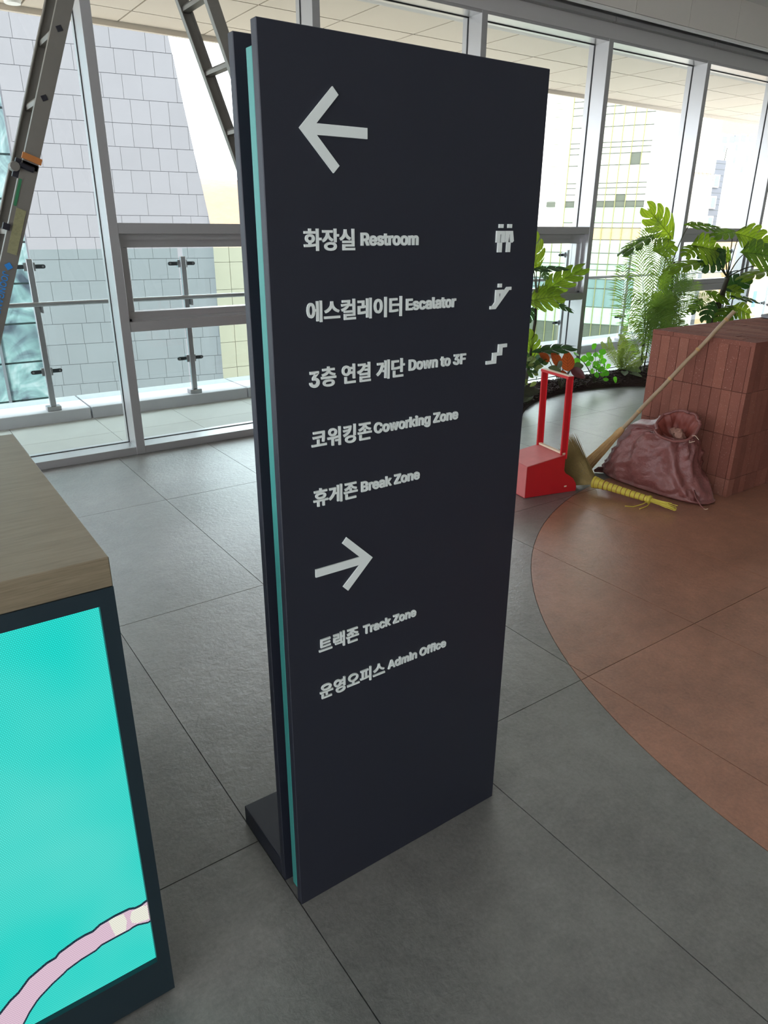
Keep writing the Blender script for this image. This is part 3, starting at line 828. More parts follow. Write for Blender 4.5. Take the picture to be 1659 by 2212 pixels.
# ================================================================ COUNTER WITH LED WALL
desk = thing('reception_counter', 'reception counter with oak top and cyan LED screen front', 'counter', (-0.45, 1.4, 0))
XR = 0.2095; XL = -1.15
box('carcass', XL, XR-0.004, 1.03, 1.795, 0.03, 0.88, m_frame, desk)
box('plinth', XL, XR-0.02, 1.02, 1.78, 0.0, 0.03, m_dark, desk)
box('side_panel', XR-0.006, XR, 1.0, 1.80, 0.008, 0.884, m_frame, desk, 0.001)
fr = MB().box(XR-0.0235, XR, 0.996, 1.03, 0.008, 0.884)
fr.build('screen_frame_stile', m_frame, desk)
box('screen_frame_rail', XL, XR-0.0235, 0.996, 1.03, 0.857, 0.884, m_frame, desk)
box('screen_frame_rail', XL, XR-0.0235, 0.996, 1.03, 0.008, 0.099, m_frame, desk)
scr = box('led_screen', XL, XR-0.0235, 1.006, 1.03, 0.099, 0.857, m_led, desk)
top = box('counter_top', XL, XR, 0.998, 1.80, 0.884, 0.932, m_wood, desk, 0.0012)
UP = [(0.186, 0.2485), (0.175, 0.2445), (0.165, 0.2445), (0.155, 0.2495), (0.13, 0.250), (0.104, 0.247), (0.091, 0.240), (0.078, 0.2405), (0.064, 0.239), (0.034, 0.230), (0.028, 0.2235), (0.013, 0.2215), (-0.017, 0.208), (-0.036, 0.189), (-0.050, 0.181), (-0.069, 0.164), (-0.095, 0.13), (-0.11, 0.0995)]
LO = [(0.186, 0.1975), (0.183, 0.196), (0.164, 0.2035), (0.156, 0.2035), (0.149, 0.2015), (0.125, 0.201), (0.100, 0.200), (0.089, 0.194), (0.065, 0.191), (0.040, 0.184), (0.034, 0.180), (0.014, 0.170), (-0.007, 0.156), (-0.014, 0.150), (-0.028, 0.134), (-0.042, 0.113), (-0.048, 0.0995)]
vs, fs = prism_y(UP+LO[::-1], 1.0048, 1.0062); fix(build('pink_band', vs, fs, m_ledp, scr))
for name, P4 in (('pale_patch', [(0.118, 0.247), (0.144, 0.245), (0.1475, 0.226), (0.143, 0.2045), (0.125, 0.204), (0.121, 0.225)]), ('pale_patch', [(0.158, 0.240), (0.172, 0.242), (0.185, 0.238), (0.185, 0.204), (0.164, 0.208), (0.155, 0.215), (0.1535, 0.228)])):
    vs, fs = prism_y(P4, 1.0036, 1.0048); fix(build(name, vs, fs, m_ledw, scr))
for ln in (UP, LO):
    mb = MB()
    for a, b in zip(ln[:-1], ln[1:]):
        mb.bar((a[0], 1.0045, a[1]), (b[0], 1.0045, b[1]), (0, 1, 0), 0.003, 0.0021)
    mb.build('band_outline', m_ledd, scr)
MB().bar((-0.078, 1.0045, 0.215), (-0.088, 1.0045, 0.17), (0, 1, 0), 0.003, 0.0021).build('band_outline', m_ledd, scr)

# ================================================================ STEP LADDER (stands between counter and windows)
lad = thing('folding_ladder', 'aluminium folding A-frame ladder standing near the windows', 'ladder', (1.1, 3.35, 0))
YN, YFR = 3.20, 3.49
def xl(z): return 0.815-0.382*(2.14-z)
def xr(z): return 1.388-0.36*(z-2.225)
APX, APZ = 1.128, 2.94
for side, fx, sg in (('left', xl, 1), ('right', xr, -1)):
    zj = 1.60; w = 0.054 if sg == 1 else 0.050
    for y0 in (YN, YFR):
        inner = 1 if y0 == YN else -1
        # upper channel and slightly wider lower sleeve: web plus two flanges
        for (za, zb_, ww, nm) in ((0.03, zj, w+0.006, 'lower_rail'), (zj-0.02, 2.90, w, 'upper_rail')):
            a = Vector((fx(za), y0, za)); b = Vector((fx(zb_), y0, zb_)); ax = (b-a).normalized(); nn = Vector((0, 1, 0)).cross(ax)
            mb = MB().bar(a, b, nn, ww, 0.004)
            for q in (-1, 1):
                off = nn*(q*(ww/2-0.002))+Vector((0, inner*0.013, 0))
                mb.bar(a+off, b+off, (0, 1, 0), 0.026, 0.004)
            mb.build(nm, m_ladder, lad)
        f = MB(); a = Vector((fx(0.0), y0, 0.0)); b = Vector((fx(0.06), y0, 0.06)); f.bar(a+Vector((0,inner*0.012,0.004)), b+Vector((0,inner*0.012,0)), (1, 0, 0), w+0.012, 0.034)
        bevel(f.build('rubber_foot', m_black, lad), 0.004)
    z = 0.30; k = 0
    rung_z = [2.052-0.23*i for i in range(-3, 9)] if sg == 1 else [2.02-0.23*i for i in range(-3, 9)]
    for z in rung_z:
        if z > 2.8 or z < 0.15: continue
        x = fx(z)
        ru = MB()
        prof = [(-0.017, -0.012), (0.017, -0.012), (0.017, 0.004), (0.010, 0.013), (-0.010, 0.013), (-0.017, 0.004)]
        n = len(prof); ang = math.atan(0.382)*(1 if sg == 1 else -1)*0.0
        vs = [(x+p[0], YN-0.001, z+p[1]) for p in prof]+[(x+p[0], YFR+0.001, z+p[1]) for p in prof]
        ru.add(vs, [tuple(range(n)), tuple(reversed(range(n, 2*n)))]+[(i, i+n, (i+1) % n+n, (i+1) % n) for i in range(n)])
        fix(ru.build('rung', m_ladder, lad))
        if sg == 1 and z > 1.7:
            MB().obox((x-0.002, YN-0.0035, z), (1, 0, 0.38), (0, 1, 0), (-0.38, 0, 1), 0.0095, 0.0015, 0.0085).build('rung_end', m_black, lad)
# mid hinge, stop band, labels on the left front rail
ax = Vector((0.357, 0, 0.934)); nn = Vector((0.934, 0, -0.357))
jc = Vector((xl(1.615), YN, 1.615))
MB().obox(jc+Vector((0, -0.006, 0)), nn, (0, 1, 0), ax, 0.034, 0.006, 0.011).build('stop_band', m_orange, lad)
hg = MB().obox(jc-ax*0.037+nn*-0.010+Vector((0, -0.010, 0)), nn, (0, 1, 0), ax, 0.026, 0.007, 0.010)
bevel(hg.build('latch_lever', m_black, lad), 0.004)
hp = jc-ax*0.05-nn*0.05
MB().tube([hp+Vector((0, -0.02, 0)), hp+Vector((0, 0.03, 0))], [0.017, 0.017], 10).build('hinge_cap', m_ladder, lad, smooth=True)
MB().obox(hp+nn*0.022+Vector((0, 0.012, 0)), nn, (0, 1, 0), ax, 0.022, 0.012, 0.034).build('hinge_plate', m_black, lad)
MB().obox(Vector((xl(1.49), YN-0.0035, 1.49))-nn*0.022, nn, (0, 1, 0), ax, 0.005, 0.0015, 0.05).build('green_label', m_greenst, lad)
MB().obox(Vector((xl(1.36), YN-0.0035, 1.36))+nn*0.002, nn, (0, 1, 0), ax, 0.017, 0.0015, 0.085).build('yellow_label', m_sticky, lad)
MB().obox(Vector((xl(1.40), YN-0.004, 1.36))-nn*0.05, nn, (0, 1, 0), ax, 0.012, 0.01, 0.012).build('rung_bracket', m_black, lad)
# blue lettering down the rail
gv, gf = text_mesh('JOONGANG', 0.012)
xa = min(v.x for v in gv); st = Vector((xl(1.215), YN-0.005, 1.215)); sc_ = 0.042
V_, F_ = solid(gv, gf, lambda a, b, w: st-ax*((a-xa)*sc_)+nn*((b-0.36)*sc_)+Vector((0, w, 0)), 0.002)
fix(build('blue_lettering', V_, F_, m_bluepr, lad))
MB().obox(st+ax*0.022+nn*0.0, (nn+ax).normalized(), (0, 1, 0), (nn-ax).normalized(), 0.011, 0.001, 0.011).build('blue_emblem', m_bluepr, lad)
MB().box(APX-0.05, APX+0.05, YN-0.006, YN+0.02, APZ-0.12, APZ).box(APX-0.05, APX+0.05, YFR-0.02, YFR+0.006, APZ-0.12, APZ).build('top_hinge', m_black, lad)

# ================================================================ BRICK BENCH
bench = thing('brick_bench', 'long red brick bench block clad in thin pavers', 'bench', (4.65, 2.24, 0))
BX0, BX1, BY0, BY1, BZ = 3.680, 5.60, 1.935, 2.545, 0.846
box('core', BX0+0.022, BX1-0.022, BY0+0.022, BY1-0.022, 0.0, BZ-0.022, m_brickcore, bench)
zr = [0.0, 0.102, 0.342, 0.582, 0.822]; g = 0.0012
sh = {}
def paver(w, d, hgt, c):
    key = (round(w, 3), round(d, 3), round(hgt, 3))
    if key not in sh:
        b = 0.0014; bm = bmesh.new(); bmesh.ops.create_cube(bm, size=1.0); bmesh.ops.scale(bm, vec=(w, d, hgt), verts=bm.verts)
        m = bpy.data.meshes.new('brick'); bm.to_mesh(m); bm.free(); m.materials.append(m_brick); sh[key] = m
    j = 0.0012
    o = place('brick', sh[key], bench, (c[0]+random.uniform(-j, j)*(w < 0.03), c[1]+random.uniform(-j, j)*(d < 0.03), c[2]))
    return o
for a, b in zip(zr[:-1], zr[1:]):
    hz = b-a-2*g
    n = round((BY1-1.957)/0.0585)
    pw = (BY1-1.957)/n
    for k in range(n):       # left face
        y0 = 1.957+pw*k
        paver(0.022, pw-2*g, hz, (BX0+0.011, y0+pw/2, (a+b)/2))
        paver(0.022, pw-2*g, hz, (BX1-0.011, y0+pw/2, (a+b)/2)) if a > 0.5 else None
    n = 33; pw = (BX1-BX0)/n
    for k in range(n):       # faces towards and away from the room
        paver(pw-2*g, 0.022, hz, (BX0+pw*(k+.5), BY0+0.011, (a+b)/2))
n = 32; pw = (BX1-BX0+0.004)/n
for k in range(n):           # top pavers, running across the bench
    y = BY0-0.002-(0.0, 0.13, 0.06, 0.19)[k % 4]
    while y < BY1+0.002:
        ya, yb = max(y, BY0-0.002), min(y+0.24, BY1+0.002)
        if yb-ya > 0.02: paver(pw-2*g, yb-ya-2*g, 0.024, (BX0-0.002+pw*(k+.5), (ya+yb)/2, BZ-0.012+random.uniform(-0.0014, 0.0008)))
        y += 0.24

# stacked grey stone ornament on the bench
orn = thing('stone_ornament', 'tiered grey stone ornament on top of the brick bench at right edge', 'ornament', (4.845, 2.44, 0.846))
oc = (4.845, 2.44, 0.846)
MB().lathe(oc, [(0.085, 0.0), (0.098, 0.008), (0.10, 0.018), (0.07, 0.026)], 24).build('base_tier', m_stone, orn, smooth=True)
MB().lathe((oc[0], oc[1], 0.872), [(0.035, 0.0), (0.03, 0.02), (0.038, 0.045)], 16).build('stem', m_stone, orn, smooth=True)
MB().lathe((oc[0], oc[1], 0.915), [(0.03, 0.0), (0.078, 0.008), (0.085, 0.018), (0.05, 0.03)], 24).build('tier', m_stone, orn, smooth=True)
MB().lathe((oc[0], oc[1], 0.944), [(0.04, 0.0), (0.052, 0.012), (0.045, 0.03)], 20).build('stem', m_stone, orn, smooth=True)
MB().lathe((oc[0], oc[1], 0.973), [(0.03, 0.0), (0.064, 0.008), (0.066, 0.016), (0.03, 0.03), (0.02, 0.06)], 24).build('top_tier', m_stone, orn, smooth=True)
LR = [[[6.262, 4.3, 1.33], [5.973, 4.35, 1.549], 0.104, [1, 0.2]], [[5.971, 4.3, 1.322], [5.549, 4.25, 1.225], 0.077, [0.15, 1]], [[5.997, 4.25, 1.204], [6.226, 4.2, 1.263], 0.082, [1, 0.4]], [[6.385, 4.2, 1.419], [6.652, 4.05, 1.425], 0.11, [0.35, 1]], [[6.376, 4.1, 1.244], [6.671, 4.0, 1.203], 0.129, [1, 0.5]], [[6.371, 4.1, 1.236], [6.183, 4.05, 1.172], 0.064, [1, 0.3]], [[6.514, 4.1, 1.1], [6.058, 4.1, 1.073], 0.085, [0.6, 1]], [[6.675, 4.0, 1.191], [6.475, 4.05, 1.07], 0.107, [1, 0.3]], [[6.964, 4.1, 1.369], [6.614, 4.05, 1.353], 0.069, [1, 0.6]], [[7.086, 4.1, 1.344], [7.296, 3.9, 1.271], 0.128, [1, 0.6]], [[6.9, 3.9, 1.183], [7.351, 3.8, 1.155], 0.135, [1, 0.4]], [[7.483, 3.9, 1.015], [6.875, 3.85, 1.007], 0.077, [0.7, 1]], [[7.003, 4.1, 0.839], [7.223, 4.0, 0.955], 0.09, [1, 0.6]], [[7.013, 4.1, 0.834], [7.039, 3.95, 0.804], 0.064, [1, 0.5]], [[6.797, 4.15, 0.808], [6.941, 4.0, 0.743], 0.068, [0.6, 1]], [[6.988, 4.0, 0.772], [7.182, 3.85, 0.752], 0.058, [0.4, 1]], [[6.897, 3.9, 0.684], [7.022, 3.8, 0.624], 0.083, [1, 0.8]], [[6.969, 3.95, 0.675], [6.675, 3.9, 0.583], 0.079, [1, 0.5]], [[6.779, 4.2, 0.735], [6.569, 4.15, 0.653], 0.052, [1, 0.4]], [[6.834, 4.1, 0.71], [6.671, 4.05, 0.569], 0.068, [1, 0.4]], [[6.899, 4.05, 1.12], [6.78, 4.1, 1.183], 0.073, [1, 0.4]], [[6.198, 4.3, 0.958], [6.291, 4.25, 0.907], 0.074, [1, 0.2]], [[6.13, 4.3, 0.792], [6.288, 4.25, 0.746], 0.059, [1, 0.2]]]
LL = [[[4.572, 4.35, 1.085], [4.499, 4.35, 1.334], 0.07, [1, 0.1]], [[4.495, 4.3, 1.071], [4.702, 4.15, 1.108], 0.057, [0.3, 1]], [[4.62, 4.3, 0.889], [4.976, 4.2, 1.097], 0.083, [0.9, 0.5]], [[4.48, 4.3, 0.829], [4.679, 4.15, 0.882], 0.098, [0.9, 0.6]], [[4.653, 4.25, 0.817], [4.775, 4.1, 0.767], 0.037, [0.5, 1]], [[4.515, 4.3, 0.76], [4.418, 4.3, 0.665], 0.049, [1, 0.3]], [[4.564, 4.3, 0.347], [4.484, 4.3, 0.559], 0.075, [1, 0.2]], [[4.549, 4.25, 0.414], [4.832, 4.1, 0.471], 0.066, [0.5, 1]], [[4.409, 4.2, 0.318], [4.507, 4.1, 0.369], 0.056, [0.6, 1]], [[4.541, 4.25, 1.094], [4.542, 4.2, 1.007], 0.028, [1, 0.2]], [[4.464, 4.2, 0.32], [4.289, 4.2, 0.435], 0.061, [1, 0.6]]]
PF = [[[6.124, 4.3, 0.135], [5.494, 4.2, 1.082], 0.128], [[6.122, 4.3, 0.27], [5.632, 4.25, 1.259], 0.137], [[6.131, 4.3, 0.358], [5.879, 4.3, 1.365], 0.137], [[6.091, 4.3, 0.183], [5.383, 4.1, 0.84], 0.119], [[6.182, 4.3, 0.265], [6.119, 4.2, 1.128], 0.128], [[6.207, 4.3, 0.217], [6.217, 4.1, 1.009], 0.137], [[6.241, 4.3, 0.169], [6.305, 4.0, 0.93], 0.137], [[6.263, 4.3, 0.075], [6.533, 4.1, 1.062], 0.119], [[6.078, 4.25, 0.101], [5.375, 4.0, 0.615], 0.101], [[6.152, 4.25, 0.094], [6.096, 4.05, 0.646], 0.128], [[6.053, 4.2, 0.067], [5.914, 4.1, 0.816], 0.128], [[6.096, 4.2, 0.04], [6.263, 4.0, 0.557], 0.11], [[6.192, 4.3, 0.53], [6.733, 4.1, 0.78], 0.091], [[6.153, 4.35, 0.528], [6.091, 4.35, 1.484], 0.11]]
CAL = [[[4.851, 4.2, 0.234], [4.775, 4.15, 0.419], 0.058, 'r'], [[4.743, 4.2, 0.301], [4.588, 4.15, 0.416], 0.042, 'r'], [[4.605, 4.2, 0.345], [4.443, 4.15, 0.429], 0.035, 'r'], [[4.829, 4.2, 0.228], [4.683, 4.15, 0.211], 0.035, 'r'], [[4.883, 4.2, 0.259], [4.925, 4.05, 0.19], 0.042, 'p'], [[4.906, 4.2, 0.269], [5.016, 4.15, 0.274], 0.035, 'g'], [[4.756, 4.2, 0.244], [4.569, 4.15, 0.302], 0.035, 'g'], [[4.693, 4.2, 0.282], [4.722, 4.15, 0.342], 0.031, 'g']]
# ================================================================ RED DUSTPAN
dp = thing('dustpan', 'red plastic dustpan with tall open frame handle beside the sign', 'dustpan', (2.9, 2.62, 0))
DO = Vector((2.732, 2.546, 0)); E1 = Vector((0.981, -0.195, 0)); E2 = Vector((0.195, 0.981, 0)); DW = 0.235
def dw(s, t, z): return DO+E1*s+E2*t+Vector((0, 0, z))
side = [(0.0, 0.004), (0.344, 0.0), (0.347, 0.02), (0.338, 0.05), (0.318, 0.078), (0.290, 0.098), (0.262, 0.115), (0.250, 0.135), (0.247, 0.165), (0.245, 0.222), (0.0, 0.182)]
def dprism(name, poly, t0, t1, mat, par):
    vs, fs = prism_y(poly, t0, t1); return bevel(fix(build(name, [dw(v[0], v[1], v[2]) for v in vs], fs, mat, par)), 0.0015)
dprism('side_wall', side, 0.0, 0.004, m_red, dp)
dprism('side_wall', side, DW-0.004, DW, m_red, dp)
dprism('back_wall', [(0, 0.004), (0.004, 0.004), (0.004, 0.183), (0, 0.183)], 0.0, DW, m_reddust, dp)
dprism('floor_plate', [(0, 0.002), (0.346, 0.0), (0.346, 0.003), (0, 0.006)], 0.004, DW-0.004, m_red, dp)
dprism('lid', [(0, 0.182), (0.246, 0.222), (0.246, 0.227), (0, 0.187)], -0.002, DW+0.002, m_reddust, dp)
hd_ = MB()
for t in (0.006, DW-0.006):
    hd_.bar(dw(0.236, t, 0.12), dw(0.225, t, 0.645), E1, 0.032, 0.012)
    hd_.bar(dw(0.252, t, 0.20), dw(0.241, t, 0.645), E2, 0.030, 0.005)
fr_ = bevel(hd_.build('handle_frame', m_red, dp), 0.002)
MB().bar(dw(0.228, -0.005, 0.652), dw(0.228, DW+0.005, 0.652), E1, 0.036, 0.014).build('grip', m_red, fr_)
MB().bar(dw(0.225, -0.004, 0.6605), dw(0.225, DW+0.004, 0.6605), E1, 0.022, 0.003).build('worn_edge', m_rim, fr_)
MB().bar(dw(0.236, 0.0, 0.232), dw(0.236, DW, 0.232), E1, 0.018, 0.010).build('lower_bar', m_rim, fr_)
MB().obox(dw(0.268, -0.0015, 0.038), E1, E2, (0, 0, 1), 0.008, 0.001, 0.004).build('scuff', m_rim, dp)

# ================================================================ SACK
sack = thing('rubbish_sack', 'crumpled red brown woven sack with rolled open mouth against the brick bench', 'sack', (3.53, 2.25, 0))
rings = [ # z, cx, cy, half depth (x), half width (y), tilt toward camera-left
 (0.000, 3.505, 2.260, 0.100, 0.325, 0.0), (0.012, 3.505, 2.262, 0.128, 0.352, 0.0), (0.045, 3.508, 2.268, 0.140, 0.350, 0.0), (0.09, 3.512, 2.285, 0.142, 0.322, 0.0),
 (0.14, 3.518, 2.300, 0.138, 0.285, 0.0), (0.20, 3.525, 2.305, 0.132, 0.258, 0.0), (0.26, 3.533, 2.300, 0.124, 0.245, 0.0), (0.312, 3.540, 2.292, 0.108, 0.222, 0.03),
 (0.338, 3.535, 2.270, 0.098, 0.195, 0.10), (0.352, 3.522, 2.232, 0.094, 0.152, 0.24), (0.366, 3.505, 2.200, 0.096, 0.132, 0.36), (0.378, 3.492, 2.180, 0.102, 0.128, 0.46),
 (0.382, 3.486, 2.172, 0.096, 0.120, 0.50), (0.374, 3.490, 2.175, 0.082, 0.104, 0.50), (0.355, 3.500, 2.182, 0.070, 0.090, 0.46), (0.325, 3.515, 2.190, 0.058, 0.076, 0.4), (0.30, 3.525, 2.195, 0.03, 0.04, 0.3)]
# interpolate the rings finely
def cat(p0, p1, p2, p3, t):
    return [0.5*((2*b)+(-a+c)*t+(2*a-5*b+4*c-d)*t*t+(-a+3*b-3*c+d)*t*t*t) for a, b, c, d in zip(p0, p1, p2, p3)]
fine = []
for i in range(len(rings)-1):
    for q in range(4):
        fine.append(cat(rings[max(i-1, 0)], rings[i], rings[i+1], rings[min(i+2, len(rings)-1)], q/4))
fine.append(list(rings[-1]))
SEG = 110; sv, sf_, cut = [], [], None
for ri, (z, cx, cy, hx, hy, tilt) in enumerate(fine):
    v = ri/(len(fine)-1)
    for k in range(SEG):
        a = 2*math.pi*k/SEG; ca, sa = math.cos(a), math.sin(a)
        ex = math.copysign(abs(ca)**0.75, ca); ey = math.copysign(abs(sa)**0.85, sa)
        p = Vector((cx+hx*ex, cy+hy*ey, z+tilt*(hx*ex*1.25+hy*ey*0.15)))
        n = Vector((ca, sa, 0.2))
        # creases radiate down from the neck, folds near the base and the rim
        cr = 1-abs(noise.noise(Vector((a*2.2+z*3, z*4.0, 1.3)))*3.2)**0.7
        cr2 = 1-abs(noise.noise(Vector((a*4.5-z*14, z*16, 7.1)))*3.4)**0.7
        big = noise.noise(Vector((p.x*6, p.y*6, p.z*6)))
        amp = 0.004 if z < 0.02 and v < 0.2 else 0.024
        if v > 0.68: amp = 0.011
        d = amp*(cr*0.9+cr2*0.45+big*1.2-0.8)
        p += n*d
        p.z += 0.6*amp*big*(1 if v > 0.6 else 0.2)
        p.x = min(p.x, 3.6765); p.z = max(p.z, 0.001)
        sv.append(p)
nr = len(fine)
for i in range(nr-1):
    for k in range(SEG):
        k2 = (k+1) % SEG; sf_.append((i*SEG+k, i*SEG+k2, (i+1)*SEG+k2, (i+1)*SEG+k))
split = int(nr*12.3/16.0)
outer = [f for f in sf_ if f[0]//SEG < split]; inner = [f for f in sf_ if f[0]//SEG >= split]
bag = build('sack_cloth', sv, outer+[tuple(reversed(range(SEG)))], m_brown, sack, smooth=True)
k0 = split*SEG
build('mouth_lining', sv[k0:], [tuple(i-k0 for i in f) for f in inner]+[tuple(range((nr-1-split)*SEG, (nr-split)*SEG))], m_sackin, sack, smooth=True)
# rolled hem, flattened corners of the sack, rubbish inside, loose threads
hem = MB(); pts = []
for k in range(61):
    a = 2*math.pi*k/60; i = split-1; q = sv[i*SEG+int(k*SEG/60) % SEG]
    pts.append(q+Vector((0, 0, 0.004+0.005*noise.noise(Vector((a*3, 0, 0))))))
hem.tube(pts, [0.0075+0.003*noise.noise(Vector((k*0.9, 3, 0))) for k in range(61)], 7, cap=False); hem.build('rolled_hem', m_brown, sack, smooth=True)
def flap(name, c, pts_):
    vs = [Vector(p) for p in pts_]; n = len(vs); vs2 = [v+Vector((0.003, 0, 0.004)) for v in vs]
    fix(build(name, vs+vs2, [tuple(range(n)), tuple(reversed(range(n, 2*n)))]+[(i, (i+1) % n, (i+1) % n+n, i+n) for i in range(n)], m_brown, sack))
flap('bottom_corner', 0, [(3.43, 1.985, 0.075), (3.405, 1.955, 0.05), (3.408, 1.915, 0.012), (3.412, 1.90, 0.002), (3.44, 1.95, 0.001), (3.50, 2.0, 0.004), (3.50, 2.0, 0.06)])
flap('bottom_corner', 0, [(3.42, 2.57, 0.05), (3.40, 2.60, 0.045), (3.402, 2.628, 0.02), (3.42, 2.635, 0.002), (3.46, 2.59, 0.002), (3.48, 2.57, 0.03)])
for k in range(5):
    c = Vector((3.50+0.012*k, 2.15+0.02*k, 0.325+0.006*(k % 3))); bm = bmesh.new(); bmesh.ops.create_icosphere(bm, subdivisions=2, radius=0.026)
    for v in bm.verts: v.co *= 1+0.45*noise.noise(v.co*50+Vector((k*7, 0, 0)))
    m = bpy.data.meshes.new('rubbish'); bm.to_mesh(m); bm.free(); m.materials.append(m_rubbish); place('rubbish', m, sack, c)
th = MB()
for (a, b, c) in (((3.45, 2.06, 0.36), (3.43, 2.03, 0.372), (3.42, 2.0, 0.358)), ((3.45, 2.07, 0.35), (3.42, 2.05, 0.33), (3.42, 2.02, 0.345)), ((3.412, 1.90, 0.003), (3.405, 1.885, 0.006), (3.41, 1.875, 0.012))):
    th.tube([a, b, c], 0.0013, 5)
o = th.build('loose_thread', m_rim, sack); o['kind'] = 'stuff'

# ================================================================ LONG BAMBOO BROOM leaning on the bench
br = thing('bamboo_broom', 'long bamboo handled broom leaning across the brick bench corner', 'broom', (3.32, 2.65, 0))
BB = Vector((3.309, 2.662, 0.0)); BT = Vector((3.716, 2.10, 0.986)); AX = (BT-BB).normalized(); LB = (BT-BB).length
def bp(t): return BB+(BT-BB)*t
nodes = (0.42, 0.62, 0.79, 0.955); pts, rad = [], []
for k in range(56):
    t = 0.17+(1.0-0.17)*k/55; pts.append(bp(t)+Vector((0.001*math.sin(k), 0, 0.002*math.sin(k*0.4)))); rad.append(0.0125-0.0015*t)
MB().tube(pts, rad, 12).build('handle', m_bamboo, br, smooth=True)
for t in nodes:
    MB().tube([bp(t-0.006), bp(t-0.001), bp(t+0.001), bp(t+0.006)], [0.0118, 0.0136, 0.0136, 0.0118], 12).build('bamboo_node', m_strawlt, br, smooth=True)
MB().tube([bp(0.265), bp(0.285), bp(0.305), bp(0.315)], [0.0215, 0.021, 0.018, 0.0128], 14).build('binding', m_strawlt, br, smooth=True)
side1 = AX.cross(Vector((0, 0, 1))).normalized(); side2 = AX.cross(side1)
bs = MB()
for k in range(260):
    a = random.random()*2*math.pi; r0 = 0.016*math.sqrt(random.random()); sp = 1.6+random.random()*1.2
    L0 = 0.285; L1 = random.uniform(0.012, 0.05)
    d0 = side1*math.cos(a)*r0+side2*math.sin(a)*r0
    P0_ = bp(L0)+d0; P1_ = bp(0.18)+d0*1.65; P2_ = bp(L1)+d0*sp+side1*math.cos(a)*0.012
    for q in (P0_, P1_, P2_): q.z = max(q.z, 0.003)
    bs.tube([P0_, P1_, P2_], [0.0018, 0.0016, 0.0006], 4, cap=False)
b_ = bs.build('bristles', m_strawlt, br); b_['kind'] = 'stuff'

# ================================================================ SHORT STRAW BROOM lying on the floor
sb2 = thing('straw_hand_broom', 'short straw broom with yellow bound handle lying in front of the sack', 'broom', (3.2, 2.2, 0))
NK = Vector((3.155, 2.405, 0.052)); HE = Vector((3.243, 1.975, 0.026)); HX = (HE-NK).normalized(); HL = (HE-NK).length
def hp_(t): return NK+(HE-NK)*t
core = [(-0.04, 0.036), (0.0, 0.033), (0.08, 0.027), (0.16, 0.0235), (0.4, 0.021), (0.62, 0.019), (0.70, 0.0175)]
MB().tube([hp_(t) for t, r in core], [r for t, r in core], 14).build('bound_handle', m_yellow, sb2, smooth=True)
for k in range(12):
    t = -0.01+0.06*k; r = 0.034 if k == 0 else 0.031-0.0012*k if k < 3 else 0.0265-0.0006*k
    MB().tube([hp_(t-0.005), hp_(t-0.002), hp_(t+0.002), hp_(t+0.005)], [r-0.002, r, r, r-0.002], 14).build('binding_ring', m_redtw, sb2, smooth=True)
MB().tube([hp_(0.685), hp_(0.695), hp_(0.72), hp_(0.73)], [0.020, 0.024, 0.024, 0.019], 10).build('knot', m_yellow, sb2, smooth=True)
tl = MB()
for k in range(46):
    a = random.random()*2*math.pi; r0 = 0.013*math.sqrt(random.random()); s1 = HX.cross(Vector((0, 0, 1))).normalized(); s2 = Vector((0, 0, 1))
    d = s1*math.cos(a)*r0+s2*math.sin(a)*r0*0.8; e = hp_(random.uniform(0.93, 1.06))+d*1.9
    p0 = hp_(0.70)+d; p1 = hp_(0.85)+d*1.2
    for q in (p0, p1, e): q.z = max(q.z, 0.004)
    tl.tube([p0, p1, e], [0.003, 0.003, 0.0022], 5)
o = tl.build('frayed_end', m_yellow, sb2); o['kind'] = 'stuff'
for pts_ in ([(3.215, 2.10, 0.03), (3.16, 2.10, 0.02), (3.11, 2.12, 0.010), (3.06, 2.135, 0.02)], [(3.215, 2.09, 0.022), (3.17, 2.08, 0.012), (3.12, 2.085, 0.006)]):
    MB().tube(pts_, 0.0028, 6).build('loose_strand', m_yellow, sb2, smooth=True)
# fan of straw, standing on edge and reaching up behind the dustpan
fanv = MB(); tips = []
FC = NK+Vector((-0.004, 0.012, 0.002))
for k in range(1600):
    f = random.random(); 
    ang = math.radians(-20+76*f)                      # from along the floor to nearly upright
    back = Vector((-0.22, 0.97, 0)).normalized()
    d = back*math.cos(ang)+Vector((0, 0, 1))*math.sin(ang)
    L = random.uniform(0.225, 0.265)*(0.95+0.1*f)
    th_ = Vector((0.97, 0.22, 0))*random.gauss(0, 0.010)
    base = FC+Vector((0, 0, 1))*(0.020*(f-0.5))+th_*0.8
    mid_ = FC+d*L*0.55+th_*1.2; tip = FC+d*L+Vector((0, 0, 1))*0.03*f*f+Vector((-0.025*f, 0, 0))+th_*1.9
    for q in (base, mid_, tip): q.z = max(q.z, 0.003)
    fanv.tube([base, mid_, tip], [0.0016, 0.0014, 0.0004], 3, cap=False)
o = fanv.build('straw_fan', m_straw, sb2); o['kind'] = 'stuff'
for rr in (0.055, 0.075, 0.095):
    pts = []
    for k in range(13):
        ang = math.radians(-16+70*k/12); d = Vector((-0.22, 0.97, 0)).normalized()*math.cos(ang)+Vector((0, 0, 1))*math.sin(ang)
        q = FC+d*rr; q.z = max(q.z, 0.006); pts.append(q)
    for sgn in (-1, 1):
        MB().tube([p+Vector((0.97, 0.22, 0))*sgn*0.013 for p in pts], 0.0018, 5).build('stitching', m_greytw, sb2)

